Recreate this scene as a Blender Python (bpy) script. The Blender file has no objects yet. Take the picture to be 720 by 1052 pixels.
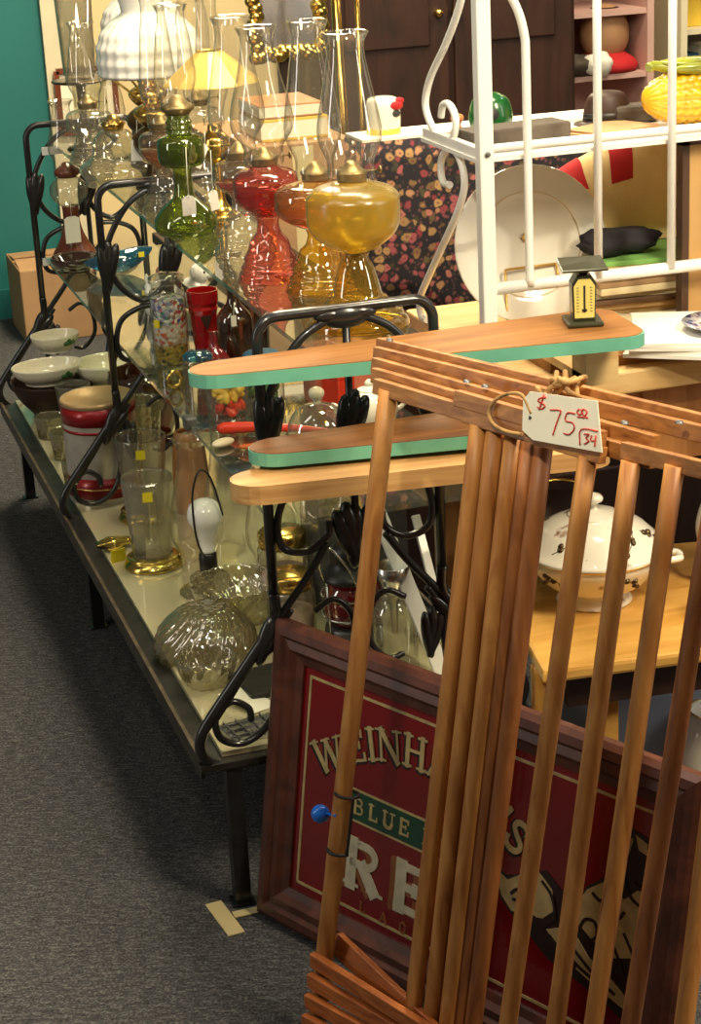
import bpy, bmesh, math, random
from mathutils import Vector, Matrix, Euler
random.seed(7)
PI = math.pi
S = bpy.context.scene
COL = S.collection

# ------------------------------------------------------------------ camera (720 x 1052 frame)
FPX = 2000.0
CZ = 1.558
RX = Vector((0.95094479, -0.30547443, -0.04888123))     # camera right in the room
RD = Vector((-0.14717184, -0.30772719, -0.94002363))    # camera down
RF = Vector((0.2721111, 0.90110452, -0.33758881))       # camera forward
def ray(px, py):
    return RX * (px - 360) + RD * (py - 526) + RF * FPX
def atZ(px, py, z):
    r = ray(px, py); t = (z - CZ) / r.z
    return Vector((r.x * t, r.y * t, z))
def atY(px, py, y):
    r = ray(px, py); t = y / r.y
    return Vector((r.x * t, y, CZ + r.z * t))
def atX(px, py, x):
    r = ray(px, py); t = x / r.x
    return Vector((x, r.y * t, CZ + r.z * t))
def atP(px, py, p0, n):
    r = ray(px, py); c = Vector((0, 0, CZ))
    t = (p0 - c).dot(n) / r.dot(n)
    return c + r * t

cam = bpy.data.cameras.new('camera'); cam_o = bpy.data.objects.new('camera', cam); COL.objects.link(cam_o)
M = Matrix((RX, -RD, -RF)).transposed().to_4x4(); M.translation = (0, 0, CZ)
cam_o.matrix_world = M
cam.sensor_width = 36; cam.sensor_fit = 'AUTO'; cam.lens = FPX / 1052 * 36
cam.clip_start = 0.05; cam.clip_end = 60
S.camera = cam_o
S.view_settings.view_transform = 'Standard'; S.view_settings.look = 'None'
S.view_settings.gamma = 1; S.view_settings.use_curve_mapping = False
S.view_settings.exposure = 0.14
S.cycles.max_bounces = 12; S.cycles.transparent_max_bounces = 48
S.cycles.caustics_reflective = False; S.cycles.caustics_refractive = False
S.cycles.sample_clamp_indirect = 4

# ------------------------------------------------------------------ mesh builder
class MB:
    def __init__(s):
        s.bm = bmesh.new()
    def faces(s, fs, smooth):
        for f in fs: f.smooth = smooth
    def box(s, c, size, rot=None, bev=0.0):
        r = bmesh.ops.create_cube(s.bm, size=1.0); vs = r['verts']
        m = Matrix.Diagonal((*size, 1))
        m = Matrix.Translation(c) @ (rot.to_4x4() if rot is not None else Matrix.Identity(4)) @ m
        bmesh.ops.transform(s.bm, matrix=m, verts=vs)
        if bev > 0:
            es = list({e for v in vs for e in v.link_edges})
            bmesh.ops.bevel(s.bm, geom=es, offset=bev, segments=2, affect='EDGES', profile=0.5)
        return s
    def bar(s, a, b, w, h, up=Vector((0, 0, 1)), bev=0.0):
        """rectangular bar from a to b; w across, h along up"""
        a = Vector(a); b = Vector(b); d = (b - a); L = d.length; d.normalize()
        x = d.cross(up); x.normalize(); z = x.cross(d)
        R = Matrix((d, -x, z)).transposed()
        return s.box((a + b) / 2, (L, w, h), R, bev)
    def lathe(s, prof, c=(0, 0, 0), seg=32, ribs=0, rib=0.0, axis=None, smooth=True, swirl=0.0, sx=1, sy=1):
        c = Vector(c); rings = []
        R = Vector((0, 0, 1)).rotation_difference(Vector(axis)).to_matrix() if axis is not None else None
        for r, z in prof:
            if r < 1e-5:
                p = Vector((0, 0, z)); p = R @ p if R is not None else p
                rings.append([s.bm.verts.new(c + p)])
            else:
                ring = []
                for i in range(seg):
                    a = 2 * PI * i / seg + swirl * z
                    rr = r * (1 + rib * math.cos(ribs * 2 * PI * i / seg)) if ribs else r
                    p = Vector((rr * math.cos(a) * sx, rr * math.sin(a) * sy, z))
                    p = R @ p if R is not None else p
                    ring.append(s.bm.verts.new(c + p))
                rings.append(ring)
        for A, B in zip(rings, rings[1:]):
            n = max(len(A), len(B))
            for i in range(n):
                j = (i + 1) % n
                if len(A) == 1 and len(B) == 1: continue
                if len(A) == 1: f = s.bm.faces.new((A[0], B[i], B[j]))
                elif len(B) == 1: f = s.bm.faces.new((A[i], B[0], A[j]))
                else: f = s.bm.faces.new((A[i], B[i], B[j], A[j]))
                f.smooth = smooth
        return s
    def tube(s, pts, r, seg=8, closed=False, smooth=True, taper=None):
        pts = [Vector(p) for p in pts]; n = len(pts); rings = []
        prev = None
        for i, p in enumerate(pts):
            if closed: t = pts[(i + 1) % n] - pts[i - 1]
            else: t = pts[min(i + 1, n - 1)] - pts[max(i - 1, 0)]
            t.normalize()
            if prev is None:
                u = t.orthogonal().normalized()
            else:
                u = prev - t * prev.dot(t)
                u = u.normalized() if u.length > 1e-6 else t.orthogonal().normalized()
            prev = u; v = t.cross(u)
            rr = r[i] if isinstance(r, (list, tuple)) else r
            rings.append([s.bm.verts.new(p + (u * math.cos(2 * PI * k / seg) + v * math.sin(2 * PI * k / seg)) * rr) for k in range(seg)])
        m = n if closed else n - 1
        for i in range(m):
            A, B = rings[i], rings[(i + 1) % n]
            for k in range(seg):
                f = s.bm.faces.new((A[k], A[(k + 1) % seg], B[(k + 1) % seg], B[k])); f.smooth = smooth
        if not closed:
            s.bm.faces.new(list(reversed(rings[0]))); s.bm.faces.new(rings[-1])
        return s
    def ell(s, c, rad, rot=None, u=20, v=12, fn=None):
        r = bmesh.ops.create_uvsphere(s.bm, u_segments=u, v_segments=v, radius=1.0); vs = r['verts']
        if fn:
            for w in vs: w.co = fn(w.co.copy())
        m = Matrix.Translation(c) @ (rot.to_4x4() if rot is not None else Matrix.Identity(4)) @ Matrix.Diagonal((*rad, 1))
        bmesh.ops.transform(s.bm, matrix=m, verts=vs)
        for w in vs:
            for f in w.link_faces: f.smooth = True
        return s
    def prism(s, outline, h, origin=(0, 0, 0), ex=(1, 0, 0), ey=(0, 1, 0), ez=(0, 0, 1), bev=0.0):
        """2-D outline (ccw in ex, ey) extruded by h along ez"""
        o = Vector(origin); ex = Vector(ex); ey = Vector(ey); ez = Vector(ez)
        A = [s.bm.verts.new(o + ex * x + ey * y) for x, y in outline]
        B = [s.bm.verts.new(o + ex * x + ey * y + ez * h) for x, y in outline]
        n = len(A)
        fs = [s.bm.faces.new(list(reversed(A))), s.bm.faces.new(B)]
        for i in range(n):
            fs.append(s.bm.faces.new((A[i], A[(i + 1) % n], B[(i + 1) % n], B[i])))
        if bev:
            es = list({e for f in fs[:2] for e in f.edges})
            bmesh.ops.bevel(s.bm, geom=es, offset=bev, segments=2, affect='EDGES', profile=0.5)
        return s
    def build(s, name, mat, parent=None, loc=None):
        bmesh.ops.recalc_face_normals(s.bm, faces=s.bm.faces[:])
        me = bpy.data.meshes.new(name); s.bm.to_mesh(me); s.bm.free()
        me.materials.append(mat)
        o = bpy.data.objects.new(name, me); COL.objects.link(o)
        if parent is not None: o.parent = parent
        if loc is not None: o.location = loc
        return o

def tag(o, label, cat, group=None, kind=None):
    if label: o['label'] = label
    if cat: o['category'] = cat
    if group: o['group'] = group
    if kind: o['kind'] = kind
    return o
def thing(name, label, cat, loc=(0, 0, 0), group=None, rz=0.0):
    o = bpy.data.objects.new(name, None); COL.objects.link(o); o.empty_display_size = 0.05
    o.location = loc; o.rotation_euler = (0, 0, rz)
    return tag(o, label, cat, group)
def struct(o):
    o['kind'] = 'structure'; return o
def copy_tree(o, loc, label, rz=None):
    c = o.copy(); COL.objects.link(c); c.location = loc; c['label'] = label
    if rz is not None: c.rotation_euler = (0, 0, rz)
    for ch in [x for x in S.objects if x.parent == o]:
        d = ch.copy(); COL.objects.link(d); d.parent = c
        for g in [x for x in S.objects if x.parent == ch]:
            e = g.copy(); COL.objects.link(e); e.parent = d
    return c
def arc(cx, cz, r, a0, a1, n=14):
    return [(cx + r * math.cos(math.radians(a0 + (a1 - a0) * i / n)), cz + r * math.sin(math.radians(a0 + (a1 - a0) * i / n))) for i in range(n + 1)]
def smooth_path(pts, n=6):
    """Catmull-Rom through the points"""
    P = [Vector(p) for p in pts]; out = []
    for i in range(len(P) - 1):
        p0 = P[max(i - 1, 0)]; p1 = P[i]; p2 = P[i + 1]; p3 = P[min(i + 2, len(P) - 1)]
        for k in range(n):
            t = k / n
            out.append(0.5 * ((2 * p1) + (p2 - p0) * t + (2 * p0 - 5 * p1 + 4 * p2 - p3) * t * t + (3 * p1 - p0 - 3 * p2 + p3) * t ** 3))
    out.append(P[-1]); return out
def sprof(pts, n=5):
    return [(max(p.x, 0.0), p.y) for p in smooth_path([(a, b, 0) for a, b in pts], n)]

# ------------------------------------------------------------------ materials
def srgb(r, g, b):
    f = lambda c: c / 12.92 if c <= 0.04045 else ((c + 0.055) / 1.055) ** 2.4
    return (f(r / 255), f(g / 255), f(b / 255), 1)
def newmat(n):
    m = bpy.data.materials.new(n); m.use_nodes = True; nt = m.node_tree
    for x in list(nt.nodes): nt.nodes.remove(x)
    out = nt.nodes.new('ShaderNodeOutputMaterial')
    return m, nt, out
def N(nt, t, **kw):
    n = nt.nodes.new(t)
    for k, v in kw.items():
        if k in n.inputs.keys(): n.inputs[k].default_value = v
        else: setattr(n, k, v)
    return n
def coords(nt, scale=(1, 1, 1), rot=(0, 0, 0)):
    tc = N(nt, 'ShaderNodeTexCoord'); mp = N(nt, 'ShaderNodeMapping')
    mp.inputs['Scale'].default_value = scale; mp.inputs['Rotation'].default_value = rot
    nt.links.new(tc.outputs['Object'], mp.inputs['Vector']); return mp.outputs['Vector']
def ramp(nt, fac, stops):
    r = N(nt, 'ShaderNodeValToRGB'); e = r.color_ramp.elements
    while len(e) < len(stops): e.new(0.5)
    for x, (p, c) in zip(e, stops): x.position = p; x.color = c
    nt.links.new(fac, r.inputs['Fac']); return r.outputs['Color']
def plain(n, col, rough=0.5, metal=0.0, coat=0.0, var=0.06, vscale=12, bump=0.0, bscale=80, spec=0.5):
    m, nt, out = newmat(n)
    b = N(nt, 'ShaderNodeBsdfPrincipled', Roughness=rough, Metallic=metal)
    b.inputs['Coat Weight'].default_value = coat
    b.inputs['Specular IOR Level'].default_value = spec
    v = coords(nt)
    no = N(nt, 'ShaderNodeTexNoise', Scale=vscale, Detail=4.0)
    nt.links.new(v, no.inputs['Vector'])
    lo = tuple(max(0, c * (1 - var * 2)) for c in col[:3]) + (1,); hi = tuple(min(1, c * (1 + var * 2)) for c in col[:3]) + (1,)
    nt.links.new(ramp(nt, no.outputs['Fac'], [(0.3, lo), (0.7, hi)]), b.inputs['Base Color'])
    if bump:
        n2 = N(nt, 'ShaderNodeTexNoise', Scale=bscale, Detail=3.0); nt.links.new(v, n2.inputs['Vector'])
        bp = N(nt, 'ShaderNodeBump', Strength=bump, Distance=0.002); nt.links.new(n2.outputs['Fac'], bp.inputs['Height'])
        nt.links.new(bp.outputs['Normal'], b.inputs['Normal'])
    nt.links.new(b.outputs[0], out.inputs[0]); return m
def wood(n, c1, c2, stretch=(3, 40, 40), rot=(0, 0, 0), rough=0.45, coat=0.1, dist=2.0, dark=None):
    m, nt, out = newmat(n)
    b = N(nt, 'ShaderNodeBsdfPrincipled', Roughness=rough); b.inputs['Coat Weight'].default_value = coat
    v = coords(nt, stretch, rot)
    no = N(nt, 'ShaderNodeTexNoise', Scale=1.0, Detail=6.0, Distortion=dist); nt.links.new(v, no.inputs['Vector'])
    st = [(0.32, c1), (0.68, c2)]
    if dark: st = [(0.25, dark)] + st
    nt.links.new(ramp(nt, no.outputs['Fac'], st), b.inputs['Base Color'])
    bp = N(nt, 'ShaderNodeBump', Strength=0.15, Distance=0.001); nt.links.new(no.outputs['Fac'], bp.inputs['Height'])
    nt.links.new(bp.outputs['Normal'], b.inputs['Normal'])
    nt.links.new(b.outputs[0], out.inputs[0]); return m
def glass(n, tint=(1, 1, 1, 1), body=0.0, bodycol=None, rough=0.02, ior=1.5, refl=1.0, facets=0):
    """thin-walled glass: tinted see-through, milky body share, Fresnel gloss"""
    m, nt, out = newmat(n)
    tr = N(nt, 'ShaderNodeBsdfTransparent')
    gl = N(nt, 'ShaderNodeBsdfGlossy', Roughness=rough); gl.inputs['Color'].default_value = (refl, refl, refl, 1)
    lw = N(nt, 'ShaderNodeLayerWeight', Blend=0.5)
    edge = tuple(c ** 1.6 * k for c, k in zip(tint[:3], (.62, .60, .56))) + (1,)
    nt.links.new(ramp(nt, lw.outputs['Facing'], [(0.45, tint), (0.97, edge)]), tr.inputs['Color'])   # longer path through the wall at the rim
    pw = N(nt, 'ShaderNodeMath', operation='POWER'); pw.inputs[1].default_value = 3.2; nt.links.new(lw.outputs['Facing'], pw.inputs[0])
    f0 = 2.2 * ((ior - 1) / (ior + 1)) ** 2
    fr = N(nt, 'ShaderNodeMath', operation='MULTIPLY_ADD'); fr.inputs[1].default_value = 0.7; fr.inputs[2].default_value = f0; nt.links.new(pw.outputs[0], fr.inputs[0])
    base = tr.outputs[0]
    if facets:
        vo = N(nt, 'ShaderNodeTexVoronoi', Scale=facets); nt.links.new(coords(nt), vo.inputs['Vector'])
        bp = N(nt, 'ShaderNodeBump', Strength=0.4, Distance=0.003); nt.links.new(vo.outputs['Distance'], bp.inputs['Height'])
        nt.links.new(bp.outputs[0], gl.inputs['Normal']); nt.links.new(bp.outputs[0], lw.inputs['Normal'])
    if body > 0:
        df = N(nt, 'ShaderNodeBsdfDiffuse', Color=bodycol or tint); tl = N(nt, 'ShaderNodeBsdfTranslucent', Color=bodycol or tint)
        ad = N(nt, 'ShaderNodeMixShader', Fac=0.5); nt.links.new(df.outputs[0], ad.inputs[1]); nt.links.new(tl.outputs[0], ad.inputs[2])
        mx = N(nt, 'ShaderNodeMixShader', Fac=body); nt.links.new(base, mx.inputs[1]); nt.links.new(ad.outputs[0], mx.inputs[2]); base = mx.outputs[0]
    mx2 = N(nt, 'ShaderNodeMixShader'); nt.links.new(fr.outputs[0], mx2.inputs[0]); nt.links.new(base, mx2.inputs[1]); nt.links.new(gl.outputs[0], mx2.inputs[2])
    nt.links.new(mx2.outputs[0], out.inputs[0]); return m

MAT = {}
MAT['iron'] = plain('black_wrought_iron', (0.012, 0.012, 0.013, 1), 0.28, 0.0, 0.4, 0.2, 30, 0.25, 60)
MAT['iron_worn'] = plain('worn_black_angle_iron', (0.022, 0.019, 0.016, 1), 0.4, 0.2, 0.0, 0.35, 25)
MAT['edge_worn'] = plain('rubbed_brown_edge', srgb(92, 78, 60), 0.5, 0.3, 0, 0.2, 40)
MAT['shelf_glass'] = glass('shelf_glass', (0.86, 0.92, 0.86, 1), 0.06, (0.5, 0.55, 0.45, 1), 0.03, 1.6)
def mirror_mat():
    m, nt, out = newmat('mirrored_shelf')
    b = N(nt, 'ShaderNodeBsdfPrincipled', Roughness=0.08, Metallic=0.45); b.inputs['Base Color'].default_value = (0.80, 0.73, 0.46, 1)
    nt.links.new(b.outputs[0], out.inputs[0]); return m
MAT['mirror'] = mirror_mat()
MAT['clear'] = glass('clear_glass', (0.955, 0.95, 0.92, 1), 0.03, (0.9, 0.87, 0.75, 1), 0.02, 1.5)
MAT['clear_thick'] = glass('pressed_clear_glass', (0.86, 0.85, 0.77, 1), 0.10, (0.9, 0.87, 0.72, 1), 0.04, 1.7)
MAT['cut'] = glass('cut_clear_glass', (0.80, 0.77, 0.62, 1), 0.12, (0.85, 0.78, 0.48, 1), 0.05, 1.9, 1.0, 90)
MAT['amber'] = glass('amber_glass', (0.90, 0.70, 0.18, 1), 0.14, (0.70, 0.48, 0.05, 1), 0.03, 1.6)
MAT['amber_font'] = glass('frosted_amber_glass', (0.84, 0.66, 0.15, 1), 0.46, (0.62, 0.45, 0.06, 1), 0.25, 1.4)
MAT['orange'] = glass('pale_amber_glass', (0.93, 0.72, 0.40, 1), 0.14, (0.70, 0.42, 0.15, 1), 0.03, 1.6)
MAT['orange_oil'] = glass('orange_lamp_oil', (0.88, 0.52, 0.18, 1), 0.35, (0.60, 0.28, 0.08, 1), 0.1, 1.3)
MAT['rose'] = glass('rose_red_glass', (0.94, 0.46, 0.40, 1), 0.14, (0.58, 0.18, 0.15, 1), 0.03, 1.6)
MAT['red_oil'] = glass('red_lamp_oil', (0.80, 0.14, 0.10, 1), 0.4, (0.50, 0.05, 0.03, 1), 0.1, 1.3)
MAT['green'] = glass('lime_green_glass', (0.52, 0.62, 0.14, 1), 0.2, (0.22, 0.30, 0.02, 1), 0.03, 1.6)
MAT['green_oil'] = glass('green_lamp_oil', (0.30, 0.42, 0.05, 1), 0.4, (0.13, 0.22, 0.01, 1), 0.1, 1.3)
MAT['darkamber'] = glass('dark_amber_glass', (0.28, 0.12, 0.03, 1), 0.3, (0.14, 0.05, 0.01, 1), 0.03, 1.7)
MAT['blue'] = glass('peacock_blue_glass', (0.04, 0.42, 0.62, 1), 0.4, (0.02, 0.25, 0.42, 1), 0.04, 1.8)
MAT['ruby'] = glass('ruby_glass', (0.55, 0.03, 0.04, 1), 0.5, (0.50, 0.015, 0.02, 1), 0.03, 1.7)
MAT['dullbrass'] = plain('dull_brass', (0.34, 0.25, 0.11, 1), 0.38, 0.9, 0, 0.15, 20)
MAT['brass'] = plain('brass', (0.78, 0.52, 0.14, 1), 0.22, 1.0, 0, 0.1, 20)
MAT['gold'] = plain('gold_foil', (0.85, 0.60, 0.16, 1), 0.2, 1.0, 0, 0.15, 30)
MAT['goldshade'] = plain('gold_lamp_shade', (0.74, 0.52, 0.14, 1), 0.38, 0.35, 0, 0.08, 8)
MAT['milk'] = plain('milk_glass', (0.90, 0.88, 0.80, 1), 0.12, 0, 0.5, 0.02)
MAT['bronze'] = plain('dark_bronze', (0.10, 0.065, 0.03, 1), 0.3, 0.8, 0, 0.2, 30)
MAT['brownlamp'] = plain('brown_glazed_pottery', srgb(112, 58, 38), 0.25, 0, 0.4, 0.2, 14)
MAT['paper'] = plain('paper_tag', (0.82, 0.79, 0.70, 1), 0.7, 0, 0, 0.03)
MAT['card'] = plain('cream_card', (0.93, 0.88, 0.70, 1), 0.7, 0, 0, 0.02)
MAT['ink_red'] = plain('red_ink', (0.62, 0.05, 0.03, 1), 0.6, 0, 0, 0.1, 60)
MAT['ink'] = plain('black_ink', (0.02, 0.02, 0.02, 1), 0.6)
MAT['string'] = plain('white_string', (0.75, 0.72, 0.62, 1), 0.8)
MAT['twine'] = plain('jute_twine', srgb(176, 138, 86), 0.9, 0, 0, 0.25, 60, 0.8, 200)
MAT['yellow_dot'] = plain('yellow_sticker', (0.88, 0.72, 0.02, 1), 0.6, 0, 0, 0.02)
MAT['white'] = plain('white_enamel', (0.86, 0.85, 0.80, 1), 0.3, 0, 0.3, 0.02)
MAT['china'] = plain('white_china', (0.80, 0.78, 0.70, 1), 0.12, 0, 0.6, 0.02)
MAT['cream'] = plain('cream_china', (0.80, 0.74, 0.56, 1), 0.15, 0, 0.5, 0.03)
MAT['gilt'] = plain('gilt_band', (0.72, 0.50, 0.18, 1), 0.3, 0.8)
MAT['dowel'] = wood('varnished_dowel_wood', srgb(156, 96, 42), srgb(200, 142, 76), (30, 30, 3), rough=0.5, coat=0.03, dark=srgb(118, 66, 32))
MAT['dowel_red'] = wood('reddish_dowel_wood', srgb(118, 68, 34), srgb(166, 104, 54), (30, 30, 3), rough=0.52, coat=0.02, dark=srgb(82, 42, 24))
MAT['slat'] = wood('slat_wood', srgb(138, 84, 38), srgb(186, 128, 66), (14, 14, 60), rough=0.5, coat=0.05, dark=srgb(98, 54, 32))
MAT['slat_orange'] = wood('orange_slat_wood', srgb(150, 78, 34), srgb(206, 122, 58), (20, 6, 60), rough=0.5)
MAT['boardtop'] = wood('scorched_board_top', srgb(126, 80, 30), srgb(160, 106, 46), (5, 40, 40), rough=0.65, coat=0.0, dist=1.0)
MAT['boardtop_dark'] = wood('dark_scorched_board_top', srgb(98, 58, 26), srgb(138, 88, 42), (5, 40, 40), rough=0.55, coat=0, dist=1.0)
MAT['pale'] = wood('pale_pine', srgb(206, 164, 104), srgb(228, 194, 136), (4, 30, 30), rough=0.5, coat=0.05, dist=1.0)
MAT['ply'] = wood('pale_ply_board', srgb(176, 128, 76), srgb(206, 162, 104), (4, 40, 120), rough=0.5, coat=0.05, dist=0.6)
MAT['teal_paint'] = plain('mint_green_paint', srgb(104, 174, 148), 0.5, 0, 0, 0.06, 25)
MAT['table_wood'] = wood('honey_oak', srgb(196, 144, 64), srgb(220, 172, 92), (5, 30, 30), rough=0.3, coat=0.3, dist=1.0)
MAT['brownwood'] = wood('brown_panel_wood', srgb(150, 98, 50), srgb(178, 122, 68), (20, 20, 3), rough=0.5)
MAT['darkwood'] = wood('dark_mahogany', (0.018, 0.006, 0.003, 1), (0.045, 0.016, 0.008, 1), (10, 10, 1.5), rough=0.5, coat=0.0)
MAT['frame'] = wood('red_brown_frame_wood', srgb(58, 30, 22), srgb(98, 52, 38), (12, 12, 12), rough=0.4, coat=0.2, dark=srgb(40, 20, 16))
MAT['sign_red'] = plain('sign_dark_red', srgb(112, 6, 12), 0.18, 0, 0.5, 0.08, 6)
MAT['sign_tan'] = plain('sign_antique_gold', srgb(178, 160, 112), 0.35, 0.1, 0, 0.12, 40)
MAT['sign_dark'] = plain('sign_shadow_black', srgb(28, 14, 12), 0.4)
MAT['sign_green'] = plain('sign_green_band', srgb(16, 62, 44), 0.3, 0, 0.3)
MAT['sign_white'] = plain('sign_silver_letter', srgb(196, 190, 164), 0.3, 0.1, 0, 0.1, 40)
MAT['sign_brown'] = plain('sign_brown_letter_side', srgb(140, 84, 48), 0.35, 0.1, 0, 0.1, 40)
MAT['bluebead'] = plain('bright_blue_plastic', srgb(30, 120, 240), 0.15, 0, 0.6, 0.02)
MAT['rubber'] = plain('black_elastic', (0.012, 0.012, 0.012, 1), 0.6)
MAT['tape'] = plain('cream_masking_tape', srgb(206, 190, 140), 0.6, 0, 0, 0.05)
MAT['tin_red'] = plain('red_tin_paint', srgb(150, 22, 26), 0.3, 0.2, 0.2, 0.1)
MAT['tin_white'] = plain('white_tin_paint', srgb(196, 190, 176), 0.3, 0.3, 0.2, 0.12, 20)
MAT['tin_lid'] = plain('tan_tin_lid', srgb(196, 164, 116), 0.4, 0.3)
MAT['redplastic'] = plain('red_pressed_glass', srgb(176, 16, 22), 0.15, 0, 0.6, 0.12, 20)
MAT['socket'] = plain('black_socket', (0.015, 0.013, 0.012, 1), 0.3)
MAT['bulb'] = plain('white_bulb_glass', (0.86, 0.84, 0.78, 1), 0.2, 0, 0.4, 0.01)
MAT['greymetal'] = plain('grey_metal', (0.16, 0.16, 0.16, 1), 0.4, 0.6)
MAT['steel'] = plain('steel', (0.6, 0.6, 0.58, 1), 0.25, 1.0)
MAT['bin'] = plain('blue_grey_plastic', srgb(146, 158, 178), 0.5)
MAT['scale_green'] = plain('olive_green_enamel', srgb(60, 62, 44), 0.3, 0.3, 0.2, 0.1)
MAT['scale_face'] = plain('yellowed_dial_card', srgb(222, 206, 116), 0.5)
MAT['wire_gold'] = plain('gold_wire', srgb(208, 168, 92), 0.3, 0.5)
MAT['cardboard'] = plain('cardboard', srgb(168, 132, 92), 0.8, 0, 0, 0.06, 10)
MAT['corn'] = plain('corn_yellow_glaze', srgb(214, 166, 26), 0.25, 0, 0.3, 0.04)
MAT['husk'] = plain('husk_green_glaze', srgb(128, 134, 40), 0.25, 0, 0.5, 0.15, 14)
MAT['stone'] = plain('dark_slate', srgb(72, 62, 52), 0.7, 0, 0, 0.2, 20, 0.4, 60)
MAT['pink'] = plain('pink_paint', srgb(196, 160, 150), 0.6, 0, 0, 0.03)
MAT['redcloth'] = plain('red_cloth', srgb(178, 24, 30), 0.8)
MAT['tan_panel'] = plain('tan_backing_board', srgb(190, 150, 92), 0.6, 0, 0, 0.04)
MAT['dark_edge'] = plain('dark_brown_edge', srgb(76, 52, 36), 0.5)
MAT['skin'] = plain('tan_doll', srgb(170, 128, 92), 0.6)
MAT['beige'] = plain('beige_plaster', srgb(222, 202, 152), 0.7, 0, 0, 0.03, 3)
MAT['teal_wall'] = plain('teal_wall_paint', srgb(26, 108, 106), 0.6, 0, 0, 0.04, 3)
MAT['trimw'] = plain('cream_trim_paint', srgb(214, 206, 176), 0.5, 0, 0, 0.02)
MAT['applegreen'] = plain('green_glaze', srgb(16, 82, 34), 0.25, 0, 0.4)
MAT['black'] = plain('black_paint', (0.012, 0.011, 0.011, 1), 0.4)
MAT['greensheet'] = plain('green_paper', srgb(122, 176, 92), 0.7, 0, 0, 0.05)
MAT['bluegreen'] = plain('blue_green_paper', srgb(40, 90, 120), 0.6)
MAT['peach'] = plain('peach_tan_pottery', srgb(190, 128, 74), 0.35, 0, 0.2, 0.1)
MAT['veg_red'] = plain('red_chilli', srgb(206, 54, 26), 0.25, 0, 0.4)
MAT['veg_orange'] = plain('orange_carrot', srgb(224, 112, 30), 0.35, 0, 0.3)
MAT['veg_white'] = plain('cream_mushroom', srgb(226, 214, 178), 0.5)
MAT['veg_green'] = plain('green_pepper', srgb(44, 92, 40), 0.3, 0, 0.3)
MAT['veg_yellow'] = plain('yellow_pepper', srgb(226, 192, 70), 0.35, 0, 0.3)
MAT['pinkbox'] = plain('salmon_pink_card', srgb(210, 120, 92), 0.6)
MAT['blueware'] = None

def carpet():
    m, nt, out = newmat('grey_blue_carpet')
    b = N(nt, 'ShaderNodeBsdfPrincipled', Roughness=0.95); b.inputs['Specular IOR Level'].default_value = 0.1
    v = coords(nt, (1, 1, 1), (0, 0, 0.35))
    mp = N(nt, 'ShaderNodeMapping'); mp.inputs['Scale'].default_value = (45, 140, 1); nt.links.new(v, mp.inputs['Vector'])
    n1 = N(nt, 'ShaderNodeTexNoise', Scale=1.0, Detail=5.0, Roughness=0.7); nt.links.new(mp.outputs[0], n1.inputs['Vector'])
    n2 = N(nt, 'ShaderNodeTexNoise', Scale=240.0, Detail=3.0); nt.links.new(v, n2.inputs['Vector'])
    mx = N(nt, 'ShaderNodeMath', operation='ADD'); nt.links.new(n1.outputs['Fac'], mx.inputs[0]); nt.links.new(n2.outputs['Fac'], mx.inputs[1])
    ml = N(nt, 'ShaderNodeMath', operation='MULTIPLY'); ml.inputs[1].default_value = 0.5; nt.links.new(mx.outputs[0], ml.inputs[0])
    nt.links.new(ramp(nt, ml.outputs[0], [(0.34, srgb(34, 35, 37)), (0.5, srgb(70, 71, 73)), (0.66, srgb(118, 117, 114))]), b.inputs['Base Color'])
    bp = N(nt, 'ShaderNodeBump', Strength=0.6, Distance=0.004); nt.links.new(ml.outputs[0], bp.inputs['Height']); nt.links.new(bp.outputs[0], b.inputs['Normal'])
    nt.links.new(b.outputs[0], out.inputs[0]); return m
MAT['carpet'] = carpet()
def floral():
    m, nt, out = newmat('dark_floral_cotton')
    b = N(nt, 'ShaderNodeBsdfPrincipled', Roughness=0.85)
    v = coords(nt)
    nz = N(nt, 'ShaderNodeTexNoise', Scale=40.0, Detail=2.0); nt.links.new(v, nz.inputs['Vector'])
    mixv = N(nt, 'ShaderNodeMixRGB', Fac=0.02); nt.links.new(v, mixv.inputs[1]); nt.links.new(nz.outputs['Color'], mixv.inputs[2])
    vo = N(nt, 'ShaderNodeTexVoronoi', Scale=56.0); nt.links.new(mixv.outputs[0], vo.inputs['Vector'])
    sep = N(nt, 'ShaderNodeSeparateColor'); nt.links.new(vo.outputs['Color'], sep.inputs[0])
    pal = ramp(nt, sep.outputs[0], [(0.0, srgb(118, 40, 50)), (0.3, srgb(160, 88, 90)), (0.5, srgb(164, 130, 84)), (0.7, srgb(132, 100, 62)), (0.85, srgb(64, 62, 40)), (1.0, srgb(30, 26, 34))])
    msk = ramp(nt, vo.outputs['Distance'], [(0.36, (1, 1, 1, 1)), (0.52, (0, 0, 0, 1))])
    ctr = ramp(nt, vo.outputs['Distance'], [(0.05, (0, 0, 0, 1)), (0.22, (1, 1, 1, 1))])
    vo2 = N(nt, 'ShaderNodeTexVoronoi', Scale=95.0); nt.links.new(v, vo2.inputs['Vector'])
    bg = ramp(nt, vo2.outputs['Distance'], [(0.2, srgb(92, 60, 56)), (0.4, srgb(26, 22, 30))])
    m0 = N(nt, 'ShaderNodeMixRGB'); nt.links.new(ctr, m0.inputs[0]); m0.inputs[1].default_value = srgb(110, 50, 48); nt.links.new(pal, m0.inputs[2])
    m1 = N(nt, 'ShaderNodeMixRGB'); nt.links.new(msk, m1.inputs[0]); nt.links.new(bg, m1.inputs[1]); nt.links.new(m0.outputs[0], m1.inputs[2])
    nt.links.new(m1.outputs[0], b.inputs['Base Color']); nt.links.new(b.outputs[0], out.inputs[0]); return m
MAT['floral'] = floral()
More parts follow.
